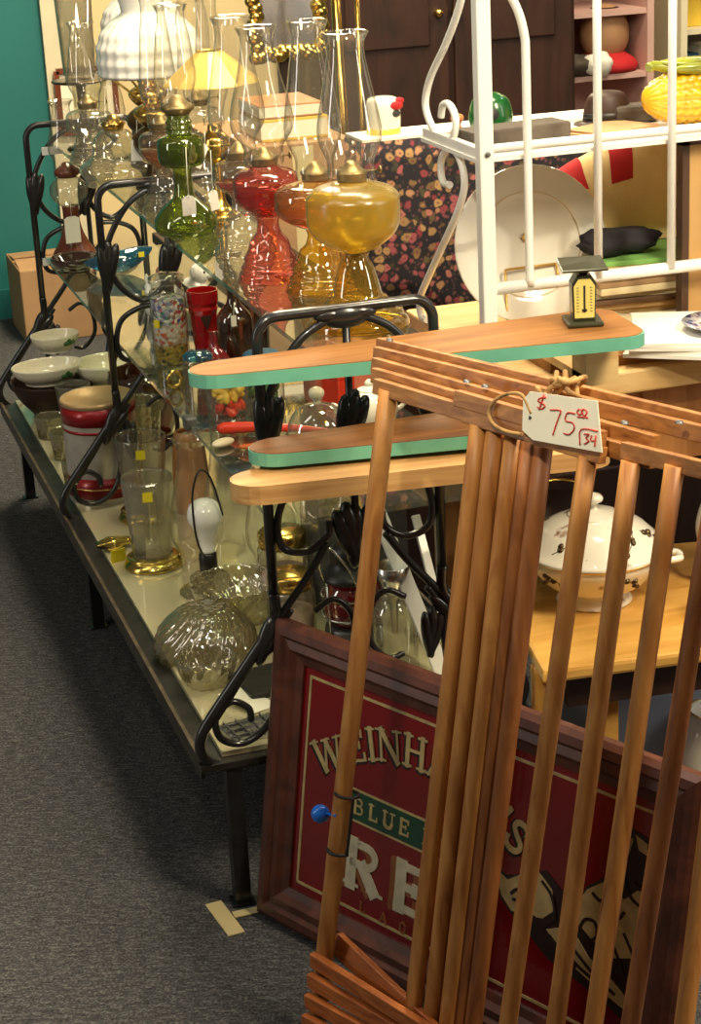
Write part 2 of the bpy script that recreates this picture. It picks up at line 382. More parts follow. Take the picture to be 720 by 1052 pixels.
def beads():
    m, nt, out = newmat('layered_beads')
    b = N(nt, 'ShaderNodeBsdfPrincipled', Roughness=0.15); b.inputs['Coat Weight'].default_value = 0.5
    v = coords(nt)
    vo = N(nt, 'ShaderNodeTexVoronoi', Scale=150.0); nt.links.new(v, vo.inputs['Vector'])
    sep = N(nt, 'ShaderNodeSeparateColor'); nt.links.new(vo.outputs['Color'], sep.inputs[0])
    p1 = ramp(nt, sep.outputs[0], [(0.0, srgb(180, 30, 40)), (0.25, srgb(20, 120, 90)), (0.5, srgb(230, 230, 220)), (0.75, srgb(60, 60, 150)), (1.0, srgb(225, 220, 200))])
    p2 = ramp(nt, sep.outputs[0], [(0.0, srgb(235, 235, 228)), (0.7, srgb(225, 210, 190)), (0.9, srgb(200, 30, 30)), (1.0, srgb(240, 220, 90))])
    p3 = ramp(nt, sep.outputs[0], [(0.0, srgb(190, 150, 20)), (0.5, srgb(240, 210, 60)), (0.9, srgb(120, 90, 10)), (1.0, srgb(40, 110, 60))])
    sx = N(nt, 'ShaderNodeSeparateXYZ'); nt.links.new(v, sx.inputs[0])
    f1 = ramp(nt, sx.outputs['Z'], [(0.075, (0, 0, 0, 1)), (0.085, (1, 1, 1, 1))])
    f2 = ramp(nt, sx.outputs['Z'], [(0.038, (0, 0, 0, 1)), (0.046, (1, 1, 1, 1))])
    a = N(nt, 'ShaderNodeMixRGB'); nt.links.new(f2, a.inputs[0]); nt.links.new(p3, a.inputs[1]); nt.links.new(p2, a.inputs[2])
    c = N(nt, 'ShaderNodeMixRGB'); nt.links.new(f1, c.inputs[0]); nt.links.new(a.outputs[0], c.inputs[1]); nt.links.new(p1, c.inputs[2])
    nt.links.new(c.outputs[0], b.inputs['Base Color'])
    bp = N(nt, 'ShaderNodeBump', Strength=0.8, Distance=0.003); bp.invert = True; nt.links.new(vo.outputs['Distance'], bp.inputs['Height']); nt.links.new(bp.outputs[0], b.inputs['Normal'])
    nt.links.new(b.outputs[0], out.inputs[0]); return m
MAT['beads'] = beads()
def pattern(n, base, spots, scale=18, thr=(0.12, 0.2), rough=0.12):
    """china with scattered small sprigs"""
    m, nt, out = newmat(n)
    b = N(nt, 'ShaderNodeBsdfPrincipled', Roughness=rough); b.inputs['Coat Weight'].default_value = 0.5
    v = coords(nt)
    nz = N(nt, 'ShaderNodeTexNoise', Scale=60.0, Detail=3.0); nt.links.new(v, nz.inputs['Vector'])
    mv = N(nt, 'ShaderNodeMixRGB', Fac=0.035); nt.links.new(v, mv.inputs[1]); nt.links.new(nz.outputs['Color'], mv.inputs[2])
    vo = N(nt, 'ShaderNodeTexVoronoi', Scale=scale); nt.links.new(mv.outputs[0], vo.inputs['Vector'])
    sep = N(nt, 'ShaderNodeSeparateColor'); nt.links.new(vo.outputs['Color'], sep.inputs[0])
    pal = ramp(nt, sep.outputs[1], [(i / max(1, len(spots) - 1), c) for i, c in enumerate(spots)])
    msk = ramp(nt, vo.outputs['Distance'], [(thr[0], (1, 1, 1, 1)), (thr[1], (0, 0, 0, 1))])
    mx = N(nt, 'ShaderNodeMixRGB'); nt.links.new(msk, mx.inputs[0]); mx.inputs[1].default_value = base; nt.links.new(pal, mx.inputs[2])
    nt.links.new(mx.outputs[0], b.inputs['Base Color']); nt.links.new(b.outputs[0], out.inputs[0]); return m
MAT['sprig'] = pattern('sprigged_china', (0.82, 0.78, 0.66, 1), [srgb(120, 96, 70), srgb(150, 110, 90), srgb(96, 90, 62)], 20, (0.16, 0.30))
MAT['blueware'] = pattern('blue_transfer_china', srgb(190, 190, 196), [srgb(50, 66, 128), srgb(80, 92, 150)], 60, (0.3, 0.5))
MAT['rooster_china'] = pattern('white_ceramic', (0.82, 0.78, 0.66, 1), [srgb(200, 170, 120)], 9, (0.05, 0.12))

# ------------------------------------------------------------------ room
struct(MB().box((2.0, 3.5, -0.05), (9, 9, 0.1)).build('floor', MAT['carpet']))
YB = 6.53
struct(MB().box((-0.75, YB + 0.05, 1.4), (3.52, 0.1, 2.8)).build('wall_back_left', MAT['teal_wall']))
struct(MB().box((3.85, YB + 0.05, 1.4), (5.5, 0.1, 2.8)).build('wall_back_right', MAT['beige']))
struct(MB().box((1.055, YB - 0.012, 1.4), (0.105, 0.025, 2.8)).build('trim_1', MAT['trimw']))
struct(MB().box((-0.75, YB - 0.008, 0.05), (3.5, 0.016, 0.1)).build('baseboard_back', MAT['teal_wall']))
def bw(mb, name, mat, parent):
    """build a mesh laid out in room coordinates under a thing (or part) standing at its own place"""
    p = parent; off = Vector((0, 0, 0))
    while p is not None: off += p.location; p = p.parent
    bmesh.ops.translate(mb.bm, verts=mb.bm.verts[:], vec=-off)
    return mb.build(name, mat, parent)

# ------------------------------------------------------------------ wrought-iron display rack
X0, XW = 0.645, 0.26
YN, YM, YF = 2.542, 3.71, 4.60
ZT, ZM, ZB = 0.858, 0.597, 0.257
rack = thing('display_rack', 'long black wrought-iron rack with three glass shelves holding oil lamps', 'rack', (X0 + XW / 2, 3.57, 0))
def leaf(mb, c, d, L=0.075, w=0.016):
    d = Vector(d).normalized(); q = Vector((0, 0, 1)).rotation_difference(d).to_matrix()
    for k in (-1, 0, 1):
        mb.ell(Vector(c) + Vector((k * 0.006, 0, -abs(k) * 0.008)), (w * 0.55, w * 0.5, L / 2), q @ Euler((0, k * 0.22, 0)).to_matrix(), 10, 8)
for Y in (YN, YM, YF):
    def q(x, z): return Vector((X0 + x, Y, z))
    def qm(x, z): return Vector((X0 + XW - x, Y, z))
    fb = MB()
    hoop = [q(0, .46), q(0, .86)] + [q(.03 - .03 * math.cos(math.radians(a)), .876 + .032 * math.sin(math.radians(a))) for a in range(10, 91, 16)] \
        + [qm(.03 - .03 * math.cos(math.radians(a)), .876 + .032 * math.sin(math.radians(a))) for a in range(90, 9, -16)] + [qm(0, .86), qm(0, .46)]
    fb.tube(hoop, 0.0078, 10)
    for f in (q, qm):
        low = smooth_path([f(0, .50), f(-.002, .455), f(-.035, .41), f(-.095, .335), f(-.122, .297), f(-.126, .268), f(-.108, .244), f(-.06, .238), f(.13, .238)], 6)
        fb.tube(low, 0.0085, 10)
        fb.tube(smooth_path([f(.085, .565), f(.055, .52), f(.01, .465), f(-.02, .43), f(-.05, .385), f(-.1, .318)], 6), 0.0062, 8)
        fb.tube(smooth_path([f(.025, .47), f(.0, .43), f(.0, .38), f(-.008, .32), f(-.03, .285), f(-.065, .27), f(-.095, .285), f(-.1, .32), f(-.075, .34), f(-.05, .325), f(-.047, .305)], 6), 0.0055, 8)
        fb.tube(smooth_path([f(.11, .897), f(.065, .873), f(.03, .83), f(.01, .785), f(.013, .74), f(.035, .70), f(.075, .675), f(.115, .70), f(.13, .74)], 6), 0.0062, 8)
        fb.tube(smooth_path([f(.1, .665), f(.06, .66), f(.025, .64), f(.012, .60), f(.02, .565), f(.055, .556), f(.085, .575), f(.09, .60)], 6), 0.0058, 8)
        fb.tube(smooth_path([f(.06, .46), f(.09, .475), f(.115, .45), f(.118, .40), f(.09, .365), f(.065, .37)], 6), 0.005, 8)
    fb.tube([q(.13, .9), q(.13, .54)], 0.0058, 8)
    fo = bw(fb, 'end_frame', MAT['iron'], rack)
    lb = MB()
    lb.ell(q(.13, .896), (.036, .012, .017)); lb.ell(q(.108, .9), (.025, .01, .01)); lb.ell(q(.152, .9), (.025, .01, .01))
    bw(lb, 'leaf_ornament', MAT['iron'], fo)
    def leaf1(_, c, d, L, w):
        b_ = MB(); leaf(b_, c, d, L, w); bw(b_, 'leaf_ornament', MAT['iron'], fo)
    leaf1(lb, q(.008, .755), (0.1, 0, 1), .1, .024); leaf1(lb, qm(.008, .755), (-0.1, 0, 1), .1, .024)
    leaf1(lb, q(.128, .742), (.25, 0, 1), .10, .026)
    leaf1(lb, q(.122, .575), (-.15, 0, 1), .10, .028); leaf1(lb, qm(.118, .57), (.15, 0, 1), .09, .026)
    leaf1(lb, q(-.012, .435), (.6, 0, 1), .08, .022); leaf1(lb, qm(-.012, .435), (-.6, 0, 1), .08, .022)
    leaf1(lb, q(.02, .40), (-.1, 0, 1), .08, .018); leaf1(lb, qm(.02, .40), (.1, 0, 1), .08, .018)
# shelves
g = MB().box(((X0 + .068 + X0 + XW - .02) / 2, (YN - .0 + YF) / 2, ZT - .004), (XW - .088, YF - YN + .02, .008)); bw(g, 'glass_shelf', MAT['shelf_glass'], rack)
g = MB().box(((.66 + 1.02) / 2, (YN + .012 + YF) / 2, ZM - .004), (.36, YF - YN - .03, .008)); bw(g, 'glass_shelf', MAT['shelf_glass'], rack)
g = MB().box(((.552 + 1.0) / 2, (YN + YF) / 2, ZB - .004), (.448, YF - YN - .02, .008)); bw(g, 'bottom_shelf', MAT['mirror'], rack)
for xa, sgn in ((.515, 1), (1.035, -1)):
    r_ = MB().box((xa + sgn * .02, (YN + YF) / 2, ZB - .011), (.036, YF - YN, .005)).box((xa + sgn * .004, (YN + YF) / 2, ZB - .018), (.006, YF - YN, .03))
    ro = bw(r_, 'side_rail', MAT['iron_worn'], rack)
    bw(MB().box((xa + sgn * .003, (YN + YF) / 2, ZB - .0015), (.006, YF - YN, .003)), 'worn_edge', MAT['edge_worn'], ro)
for Y in (YN, YM, YF):
    bw(MB().box((.775, Y, ZB - .014), (.52, .02, .01)), 'cross_bar', MAT['iron_worn'], rack)
    for X in (.566, .99):
        lg = MB().box((X, Y + .01, .119), (.024, .024, .238)).box((X, Y + .01, .002), (.034, .034, .004))
        bw(lg, 'leg', MAT['iron'], rack)
# shelf-end strips of white plastic and bracket
for c in ((X0 + .075, YF - .012, ZT - .01), (X0 + .05, YF - .012, ZM - .01), (X0 + .07, YM - .012, ZM - .01)):
    bw(MB().box(c, (.085, .006, .018)), 'shelf_clip', MAT['white'], rack)
bw(MB().box((.665, 3.12, ZM - .002), (.02, .03, .022), None, .003), 'corner_bracket', MAT['greymetal'], rack)

# ------------------------------------------------------------------ masking tape on the carpet
a = atZ(219, 928, 0); b = atZ(243, 960, 0); c_ = atZ(240, 941, 0); d_ = atZ(268, 935, 0)
tp = MB().bar(a + Vector((0, 0, .001)), b + Vector((0, 0, .001)), .026, .0015).bar(c_ + Vector((0, 0, .002)), d_ + Vector((0, 0, .002)), .017, .0015)
o = tp.build('floor_tape', MAT['tape']); tag(o, 'cream masking tape T stuck on the carpet by the rack leg', 'tape')

# ------------------------------------------------------------------ framed sign leaning beside the rack
SA = Vector((0.583, 2.509, 0.006)); SD = Vector((.44, -.9, 0)).normalized(); SN = Vector((.9, .44, 0)).normalized()
lean = math.radians(9.5)
SU = (Vector((0, 0, 1)) * math.cos(lean) + SN * math.sin(lean)).normalized()
SB = SD.cross(SU).normalized()          # normal
if SB.dot(SN) > 0: SB = -SB             # facing the aisle
SL, SH = .765, .462
sign = thing('framed_sign', 'wide dark red brewery sign in brown wooden frame leaning behind the drying rack', 'sign', SA)
def sp(u, v, k=0.0): return SA + SD * u + SU * v + SB * k
def suv(px, py, k=0.0):
    p = atP(px, py, SA + SB * k, SB) - SA
    return p.dot(SD), p.dot(SU)
def sbox(mb, u0, v0, u1, v1, k0, k1):
    mb.prism([(u0, v0), (u1, v0), (u1, v1), (u0, v1)], k1 - k0, SA + SB * k0, SD, SU, SB); return mb
FW = .058
fr = MB()
prof = [(0, 0), (0, .014), (.008, .02), (.02, .021), (.026, .015), (.038, .017), (.046, .009), (FW, .006), (FW, 0)]
loops = []
for wd, k in prof:
    loops.append([fr.bm.verts.new(sp(u, v, k - .006)) for u, v in ((wd, wd), (SL - wd, wd), (SL - wd, SH - wd), (wd, SH - wd))])
for A, B in zip(loops, loops[1:]):
    for i in range(4):
        fr.bm.faces.new((A[i], A[(i + 1) % 4], B[(i + 1) % 4], B[i]))
bw(fr, 'frame', MAT['frame'], sign)
pn = MB(); sbox(pn, .03, .03, SL - .03, SH - .03, -.012, -.004); panel = bw(pn, 'panel', MAT['sign_red'], sign)
KP = -.004
bd = MB(); m_ = FW + .012; t_ = .004
for (u0, v0, u1, v1) in ((m_, m_, SL - m_, m_ + t_), (m_, SH - m_ - t_, SL - m_, SH - m_), (m_, m_, m_ + t_, SH - m_), (SL - m_ - t_, m_, SL - m_, SH - m_)):
    sbox(bd, u0, v0, u1, v1, KP, KP + .0012)
bw(bd, 'gold_border', MAT['sign_tan'], panel)
SK = 0
# slab-serif strokes in a unit box: (thick?, [points]) plus serif feet
GL = {
 'W': (1.25, [(1, [(.1, 1), (.36, 0)]), (0, [(.36, 0), (.62, .95)]), (1, [(.62, .95), (.88, 0)]), (0, [(.88, 0), (1.15, 1)])], [(.1, 1), (.62, 1), (1.15, 1)]),
 'E': (.72, [(1, [(.18, 0), (.18, 1)]), (0, [(.1, .96), (.66, .96)]), (0, [(.1, .04), (.68, .04)]), (0, [(.18, .52), (.5, .52)]), (0, [(.64, .96), (.64, .76)]), (0, [(.66, .04), (.66, .26)]), (0, [(.5, .62), (.5, .42)])], []),
 'I': (.4, [(1, [(.2, 0), (.2, 1)])], [(.2, 1), (.2, 0)]),
 'N': (.95, [(0, [(.14, 0), (.14, 1)]), (1, [(.14, 1), (.8, 0)]), (0, [(.8, 0), (.8, 1)])], [(.12, 1), (.14, 0), (.8, 1)]),
 'H': (.92, [(1, [(.18, 0), (.18, 1)]), (1, [(.74, 0), (.74, 1)]), (0, [(.18, .52), (.74, .52)])], [(.18, 0), (.18, 1), (.74, 0), (.74, 1)]),
 'A': (.95, [(0, [(.1, 0), (.45, 1)]), (1, [(.47, 1), (.82, 0)]), (0, [(.26, .36), (.66, .36)])], [(.1, 0), (.82, 0)]),
 'R': (.85, [(1, [(.18, 0), (.18, 1)]), (0, [(.18, .96), (.5, .96), (.64, .9), (.7, .76), (.64, .6), (.5, .53), (.18, .53)]), (1, [(.42, .53), (.72, .03)])], [(.18, 0), (.18, 1), (.74, 0)]),
 'D': (.85, [(1, [(.18, 0), (.18, 1)]), (0, [(.18, .96), (.45, .96), (.65, .82), (.72, .5), (.65, .18), (.45, .04), (.18, .04)])], [(.18, 0), (.18, 1)]),
 "'": (.3, [(1, [(.16, 1), (.1, .74)])], []),
 'S': (.7, [(1, [(.6, .76), (.58, .9), (.36, .97), (.16, .88), (.14, .7), (.3, .56), (.52, .44), (.62, .28), (.54, .1), (.34, .03), (.14, .1), (.1, .28)])], []),
 'B': (.8, [(1, [(.18, 0), (.18, 1)]), (0, [(.18, .96), (.48, .96), (.6, .86), (.6, .66), (.46, .54), (.18, .54)]), (0, [(.46, .54), (.64, .42), (.66, .18), (.5, .04), (.18, .04)])], [(.16, 0), (.16, 1)]),
 'L': (.7, [(1, [(.18, 0), (.18, 1)]), (0, [(.1, .04), (.64, .04)]), (0, [(.62, .04), (.62, .28)])], [(.18, 1)]),
 'U': (.85, [(1, [(.18, 1), (.18, .3), (.26, .08), (.42, .02), (.6, .08), (.68, .3)]), (0, [(.68, .3), (.68, 1)])], [(.18, 1), (.68, 1)]),
 'O': (.9, [(1, [(.43, .97), (.22, .86), (.12, .5), (.22, .14), (.43, .03), (.64, .14), (.74, .5), (.64, .86), (.43, .97)])], []),
 'G': (.85, [(1, [(.68, .78), (.56, .94), (.36, .97), (.18, .82), (.12, .5), (.18, .18), (.38, .03), (.6, .08), (.68, .22)]), (0, [(.68, .1), (.68, .42)]), (0, [(.48, .42), (.74, .42)])], []),
}
def stroke(mb, pts, w, k0, k1):
    global SK
    kb = k1
    for (x0, y0), (x1, y1) in zip(pts, pts[1:]):
        dx, dy = x1 - x0, y1 - y0; L = math.hypot(dx, dy) or 1e-6
        nx, ny = -dy / L * w / 2, dx / L * w / 2; ex, ey = dx / L * w * .3, dy / L * w * .3
        SK = (SK + 1) % 12; k1 = kb + SK * .00004
        mb.prism([(x0 + nx - ex, y0 + ny - ey), (x0 - nx - ex, y0 - ny - ey), (x1 - nx + ex, y1 - ny + ey), (x1 + nx + ex, y1 + ny + ey)], k1 - k0, SA + SB * k0, SD, SU, SB)
def letter(mb, ch, u, v, h, rot, k0, k1, wx=1.0, tk=.2, tn=.11):
    adv, strokes, serifs = GL[ch]
    ca, sa = math.cos(rot), math.sin(rot)
    def T(p): x, y = p[0] * h * wx, p[1] * h; return (u + x * ca - y * sa, v + x * sa + y * ca)
    for thick, pts in strokes: stroke(mb, [T(p) for p in pts] if len(pts) < 4 else [(p.x, p.y) for p in smooth_path([(*T(p_), 0) for p_ in pts], 4)], h * (tk if thick else tn), k0, k1)
    for x, y in serifs:
        yy = .03 if y < .5 else .97
        stroke(mb, [T((x - .17, yy)), T((x + .17, yy))], h * .07, k0, k1)
    return adv * h * wx
def word(txt, mat, name, pos, h, wx=1.0, k=KP, kk=.0014, tk=.2, tn=.11, gap=0.0):
    mb = MB()
    for ch, (u, v, r) in zip(txt, pos): letter(mb, ch, u, v, h, r, k, k + kk, wx, tk, tn)
    return bw(mb, name, mat, panel)
# arched maker's name
W0 = suv(322, 790); S0 = suv(511, 880)
txt = "WEINHARD'S"
uc, half, rise = .296, .192, .068
tot = sum(GL[c][0] for c in txt); hh = .046
pos = []; acc = 0
scale_w = 2 * half / (tot * hh)
for c in txt:
    mid = acc + GL[c][0] / 2; s_ = mid / tot * 2 - 1
    x = uc + (acc / tot * 2 - 1) * half; ang = -math.atan(.62 * (acc / tot * 2 - 1 + GL[c][0] / tot))
    s0_ = acc / tot * 2 - 1
    y = .252 + rise * (1 - s0_ * s0_)
    pos.append((x, y, ang)); acc += GL[c][0]
word(txt, MAT['sign_dark'], 'letter_shadow', [(x - .003, y - .003, r) for x, y, r in pos], hh, scale_w, KP, .001, .26, .16)
word(txt, MAT['sign_tan'], 'brewery_name', pos, hh, scale_w, KP + .001, .0012, .17, .09)
# green band
gb = MB(); sbox(gb, .150, .205, .45, .252, KP, KP + .001); bw(gb, 'green_band', MAT['sign_green'], panel)
gb = MB(); sbox(gb, .148, .250, .452, .253, KP, KP + .0016); sbox(gb, .148, .204, .452, .207, KP, KP + .0016); bw(gb, 'band_border', MAT['sign_tan'], panel)
for txt2, v0, h2, u0, g2, mt, nm in (("BLUE", .217, .023, .176, .008, 'sign_tan', 'band_lettering'), ("BOAR", .217, .023, .315, .008, 'sign_tan', 'band_lettering')):
    ps = []; x = u0
    for c in txt2:
        if c == ' ': x += .03; continue
        ps.append((x, v0, 0)); x += GL[c][0] * h2 * 1.25 + g2
    word(txt2.replace(' ', ''), MAT[mt], nm, ps, h2, 1.25, KP + .001, .001)
# big word with side shading
for (kx, ky, mt, kk, tk, tn, nm) in ((-.011, -.002, 'sign_brown', 0, .3, .18, 'letter_side'), (0, 0, 'sign_white', .001, .3, .17, 'large_letter')):
    ps = [(.166 + kx, .108 + ky, 0), (.264 + kx, .108 + ky, 0), (.365 + kx, .108 + ky, 0)]
    for c, q_ in zip('RED', ps): word(c, MAT[mt], nm, [q_], .068, 1.3, KP + kk, .001, tk, tn)
ps = [(.203 + i * .040, .074, 0) for i in range(5)]
for c, q_ in zip('LAGER', ps): word(c, MAT['sign_brown'], 'small_letter', [q_], .016, 1.1, KP, .001)
def bpoly(mat, name, polys, k=KP + .0012, kk=.0008):
    mb = MB()
    for i, pl_ in enumerate(polys):
        pts = [suv(x, y) for x, y in pl_]
        area_ = sum(a[0] * b[1] - b[0] * a[1] for a, b in zip(pts, pts[1:] + pts[:1]))
        if area_ < 0: pts.reverse()
        mb.prism(pts, kk + i * .00004, SA + SB * k, SD, SU, SB)
    return bw(mb, name, mat, panel)
def bline(mat, name, lines, w=.004, k=KP + .0018):
    mb = MB()
    for ln in lines:
        stroke(mb, [(p.x, p.y) for p in smooth_path([(*suv(x, y), 0) for x, y in ln], 4)], w, k, k + .0006)
    return bw(mb, name, mat, panel)
bpoly(MAT['sign_dark'], 'boar_shadow', [[(506, 890), (520, 900), (560, 895), (590, 935), (600, 912), (622, 900), (630, 868), (648, 852), (664, 862), (676, 895), (694, 930), (690, 1020), (650, 1062), (618, 1030), (588, 1006), (560, 985), (545, 965), (528, 946), (512, 922)]], KP, .001)
bpoly(MAT['sign_tan'], 'boar_head', [
    [(508, 893), (520, 904), (538, 897), (552, 896), (566, 915), (568, 936), (556, 944), (538, 940), (524, 936), (514, 920)],
    [(590, 930), (602, 914), (620, 906), (640, 925), (668, 905), (682, 935), (684, 985), (676, 1030), (664, 1010), (655, 985), (630, 985), (606, 965), (592, 948)],
    [(626, 880), (640, 862), (650, 862), (644, 880), (634, 896)], [(652, 858), (664, 868), (664, 880), (655, 874)],
    [(560, 955), (585, 952), (604, 985), (630, 1010), (654, 1042), (640, 1038), (608, 1012), (580, 986)]])
bline(MAT['sign_dark'], 'boar_ink_lines', [
    [(524, 918), (530, 914), (536, 918), (533, 925), (526, 924)], [(556, 906), (566, 922), (568, 944), (556, 952)], [(544, 940), (556, 948), (570, 944)],
    [(608, 918), (616, 926), (622, 920)], [(624, 936), (634, 944), (640, 938)], [(594, 955), (600, 945), (610, 948), (612, 962), (604, 968)],
    [(640, 896), (642, 912), (650, 926), (662, 936)], [(650, 908), (656, 914), (662, 912)], [(640, 960), (650, 985), (654, 1010), (664, 1032)],
    [(624, 960), (634, 985), (640, 1006), (652, 1030)], [(606, 975), (622, 992), (632, 1010)], [(586, 972), (606, 998), (630, 1022)], [(575, 968), (590, 990), (610, 1008)],
    [(656, 960), (664, 985), (668, 1010)], [(564, 962), (574, 976), (590, 994)]], .0045)


# ------------------------------------------------------------------ wooden clothes drying rack standing folded on end
DB = Vector((0.568, 2.164, 0.03)); DU = ((Vector((.72, 2.2, .884)) - DB)).normalized()
DN = SD.cross(DU).normalized()
if DN.dot(SN) < 0: DN = -DN             # points away from the aisle
def dp(px, py, k=0.0): return atP(px, py, DB + DN * k, DN)
dryer = thing('clothes_drying_rack', 'folded wooden clothes drying rack with round dowels, price tag tied on top', 'drying rack', (DB.x, DB.y, 0))
random.seed(3)
dl = [((399, 400), (326, 1048), .0125, 0, 'dowel'),
      ((492, 436), (423, 1050), .0115, 0, 'dowel'), ((509, 440), (443, 1050), .0115, .004, 'dowel'), ((528, 446), (460, 1050), .0115, .008, 'dowel'),
      ((543, 452), (473, 1050), .0115, .018, 'dowel_red'), ((558, 458), (486, 1050), .0118, .024, 'dowel_red'),
      ((604, 468), (522, 1050), .0112, 0, 'dowel'), ((648, 474), (571, 1050), .0112, 0, 'dowel'), ((693, 478), (610, 1050), .0112, 0, 'dowel'),
      ((737, 490), (648, 1050), .0112, .012, 'dowel_red'), ((772, 500), (703, 1050), .0112, .012, 'dowel')]
for (t, bt, r, k, mt) in dl:
    p = dp(*t, k); q_ = dp(*bt, k); d = (q_ - p); e = p + d * ((p.z - .012) / (p.z - q_.z))
    n = 10; pts = [p.lerp(e, i / n) for i in range(n + 1)]
    bw(MB().tube(pts, r, 14), 'dowel', MAT[mt], dryer)
sl = [((389, 353), (740, 440), .062), ((386, 362), (740, 452), .046), ((384, 372), (674, 459), .030), ((384, 384), (500, 420), .014),
      ((386, 395), (500, 432), -.002), ((469, 407), (620, 453), -.004), ((478, 424), (620, 470), -.003), ((560, 440), (672, 474), .016), ((640, 462), (760, 492), .004)]
sh = []
for (l, r, k) in sl:
    p = dp(*l, k); q_ = dp(*r, k); z = (p.z + q_.z) / 2
    p = Vector((p.x, p.y, p.z * .7 + z * .3)); q_ = Vector((q_.x, q_.y, q_.z * .7 + z * .3))
    bw(MB().bar(p, q_, .0125, .0195, DU, .0015), 'slat', MAT['slat'], dryer)
for i in range(4):
    p = atZ(321 - i * 3, 985 + i * 21, .126 - i * .024) ; q_ = p + Vector((.16 + i * .02, -.36, -.012))
    bw(MB().bar(p, q_, .011, .021, Vector((0, 0, 1)), .0015), 'slat', MAT['slat_orange'], dryer)
p = atZ(346, 968, .135); bw(MB().bar(p, p + Vector((.10, -.36, -.04)), .011, .03, Vector((.35, 0, 1)), .0015), 'slat', MAT['slat_orange'], dryer)
# rivets
rv = MB()
for px, py in ((399, 366), (478, 409), (497, 414), (580, 447), (640, 452), (696, 452)):
    c = dp(px, py - 6, .02); rv.lathe([(0, .004), (.004, .003), (.005, 0)], c + DU * .012, 10, axis=DU)
bw(rv, 'rivet', MAT['greymetal'], dryer)

# price tag and its twine
K = -.016
tg = thing('price_tag', 'cream card price tag with red handwriting tied to the drying rack', 'tag', dp(578, 430, K))
TN = (-DN)
c00, c10, c11, c01 = dp(541, 449, K), dp(619, 466, K), dp(614, 411, K), dp(544, 402, K)
ex = (c10 - c00).normalized(); ey = (c01 - c00) - ex * (c01 - c00).dot(ex); ey.normalize(); ez = ex.cross(ey)
def t2(p): v = p - c00; return (v.dot(ex), v.dot(ey))
outl = [t2(dp(px, py, K)) for px, py in ((548, 452), (619, 465), (614, 412), (545, 402), (538, 411), (537, 442))]
bw(MB().prism(outl, .0012, c00, ex, ey, ez), 'card', MAT['card'], tg)
if ez.dot(RF) > 0: zoff = -ez * .0014
else: zoff = ez * .0024
def pen(paths, r=.0008):
    mb = MB()
    for pth in paths:
        mb.tube(smooth_path([c00 + ex * t2(dp(x, y, K))[0] + ey * t2(dp(x, y, K))[1] + zoff for x, y in pth], 4), r, 6)
    return mb
bw(pen([[(562, 408), (556, 409), (554, 412), (558, 414), (561, 417), (557, 420), (553, 418)], [(560, 405), (555, 421)],
        [(566, 421), (574, 421), (577, 423), (573, 434), (569, 447)],
        [(592, 425), (584, 424), (582, 432), (589, 434), (591, 440), (586, 446), (580, 445)],
        [(596, 420), (594, 423), (596, 426), (599, 424), (597, 420)], [(600, 420), (599, 424), (602, 427), (604, 423), (601, 420)], [(594, 428), (605, 429)],
        [(597, 457), (598, 441), (615, 443)],
        [(601, 446), (606, 446), (603, 450), (606, 453), (601, 456)], [(609, 447), (608, 452), (613, 453)], [(613, 447), (612, 459)]]), 'handwriting', MAT['ink_red'], tg)
bw(pen([[(545, 428), (546, 429), (545, 430)]], .0012), 'punched_hole', MAT['ink'], tg)
tw = MB()
tw.tube(smooth_path([dp(x, y, kk) for x, y, kk in ((546, 425, K), (536, 406, K), (520, 405, K), (508, 412, K), (502, 424, K), (507, 436, K), (520, 443, K), (536, 446, K))], 6), .0022, 8)
bw(tw, 'twine_loop', MAT['twine'], tg)
tw = MB(); random.seed(11)
for i in range(7):
    cx, cy = 566 + random.uniform(-8, 22), 396 + random.uniform(-8, 10)
    p0 = dp(cx, cy, .03); pts = [p0 + Vector((random.uniform(-.016, .016), random.uniform(-.012, .012), random.uniform(-.008, .012))) for _ in range(5)]
    tw.tube(smooth_path(pts + [pts[0]], 6), .003, 8)
bw(tw, 'twine_bow', MAT['twine'], tg)
# elastic with blue bead round the left dowel
eb = thing('hair_elastic', 'black hair elastic with bright blue ball looped round the left dowel', 'hair elastic', dp(345, 870, -.01))
p1 = dp(350, 874, 0)
up = (dp(399, 400) - dp(326, 1048)).normalized(); sx_ = SD
e = MB()
for s0 in (-1, 1):
    e.tube(smooth_path([p1 + sx_ * s0 * .0155 + up * z_ - DN * .004 for z_ in (.0, .03, .06, .08)], 4), .0022, 8)
e.tube([p1 + sx_ * math.cos(a) * .0155 + DN * math.sin(a) * -.0155 - DN * .002 for a in [PI * i / 10 for i in range(11)]], .0024, 8)
e.tube([p1 + up * .08 + sx_ * math.cos(a) * .0155 + DN * math.sin(a) * .0155 for a in [2 * PI * i / 20 for i in range(20)]], .0022, 8, closed=True)
bw(e, 'elastic_loop', MAT['rubber'], eb)
bw(MB().ell(dp(329, 836, -.004), (.0125, .0125, .0125)).tube([dp(336, 836, -.004), dp(345, 838, -.012)], .002), 'bead', MAT['bluebead'], eb)

# ------------------------------------------------------------------ pine table behind the drying rack
tb = thing('pine_table', 'pale pine side table carrying plates, papers and white metal rack', 'table', (1.45, 2.8, 0))
ZTB = .76
bw(MB().box((1.52, 2.80, ZTB - .018), (.96, .52, .036), None, .004), 'tabletop', MAT['pale'], tb)
bw(MB().box((1.60, 2.585, .66), (.74, .02, .125)).box((1.262, 2.583, .66), (.03, .026, .125)), 'drawer_panel', MAT['brownwood'], tb)
bw(MB().box((1.535, 3.03, .70), (.90, .02, .07)), 'apron', MAT['brownwood'], tb)
for x, y in ((1.09, 3.02), (1.95, 2.60), (1.95, 3.02), (1.44, 2.60)):
    bw(MB().box((x, y, .369), (.04, .04, .738)), 'leg', MAT['brownwood'], tb)

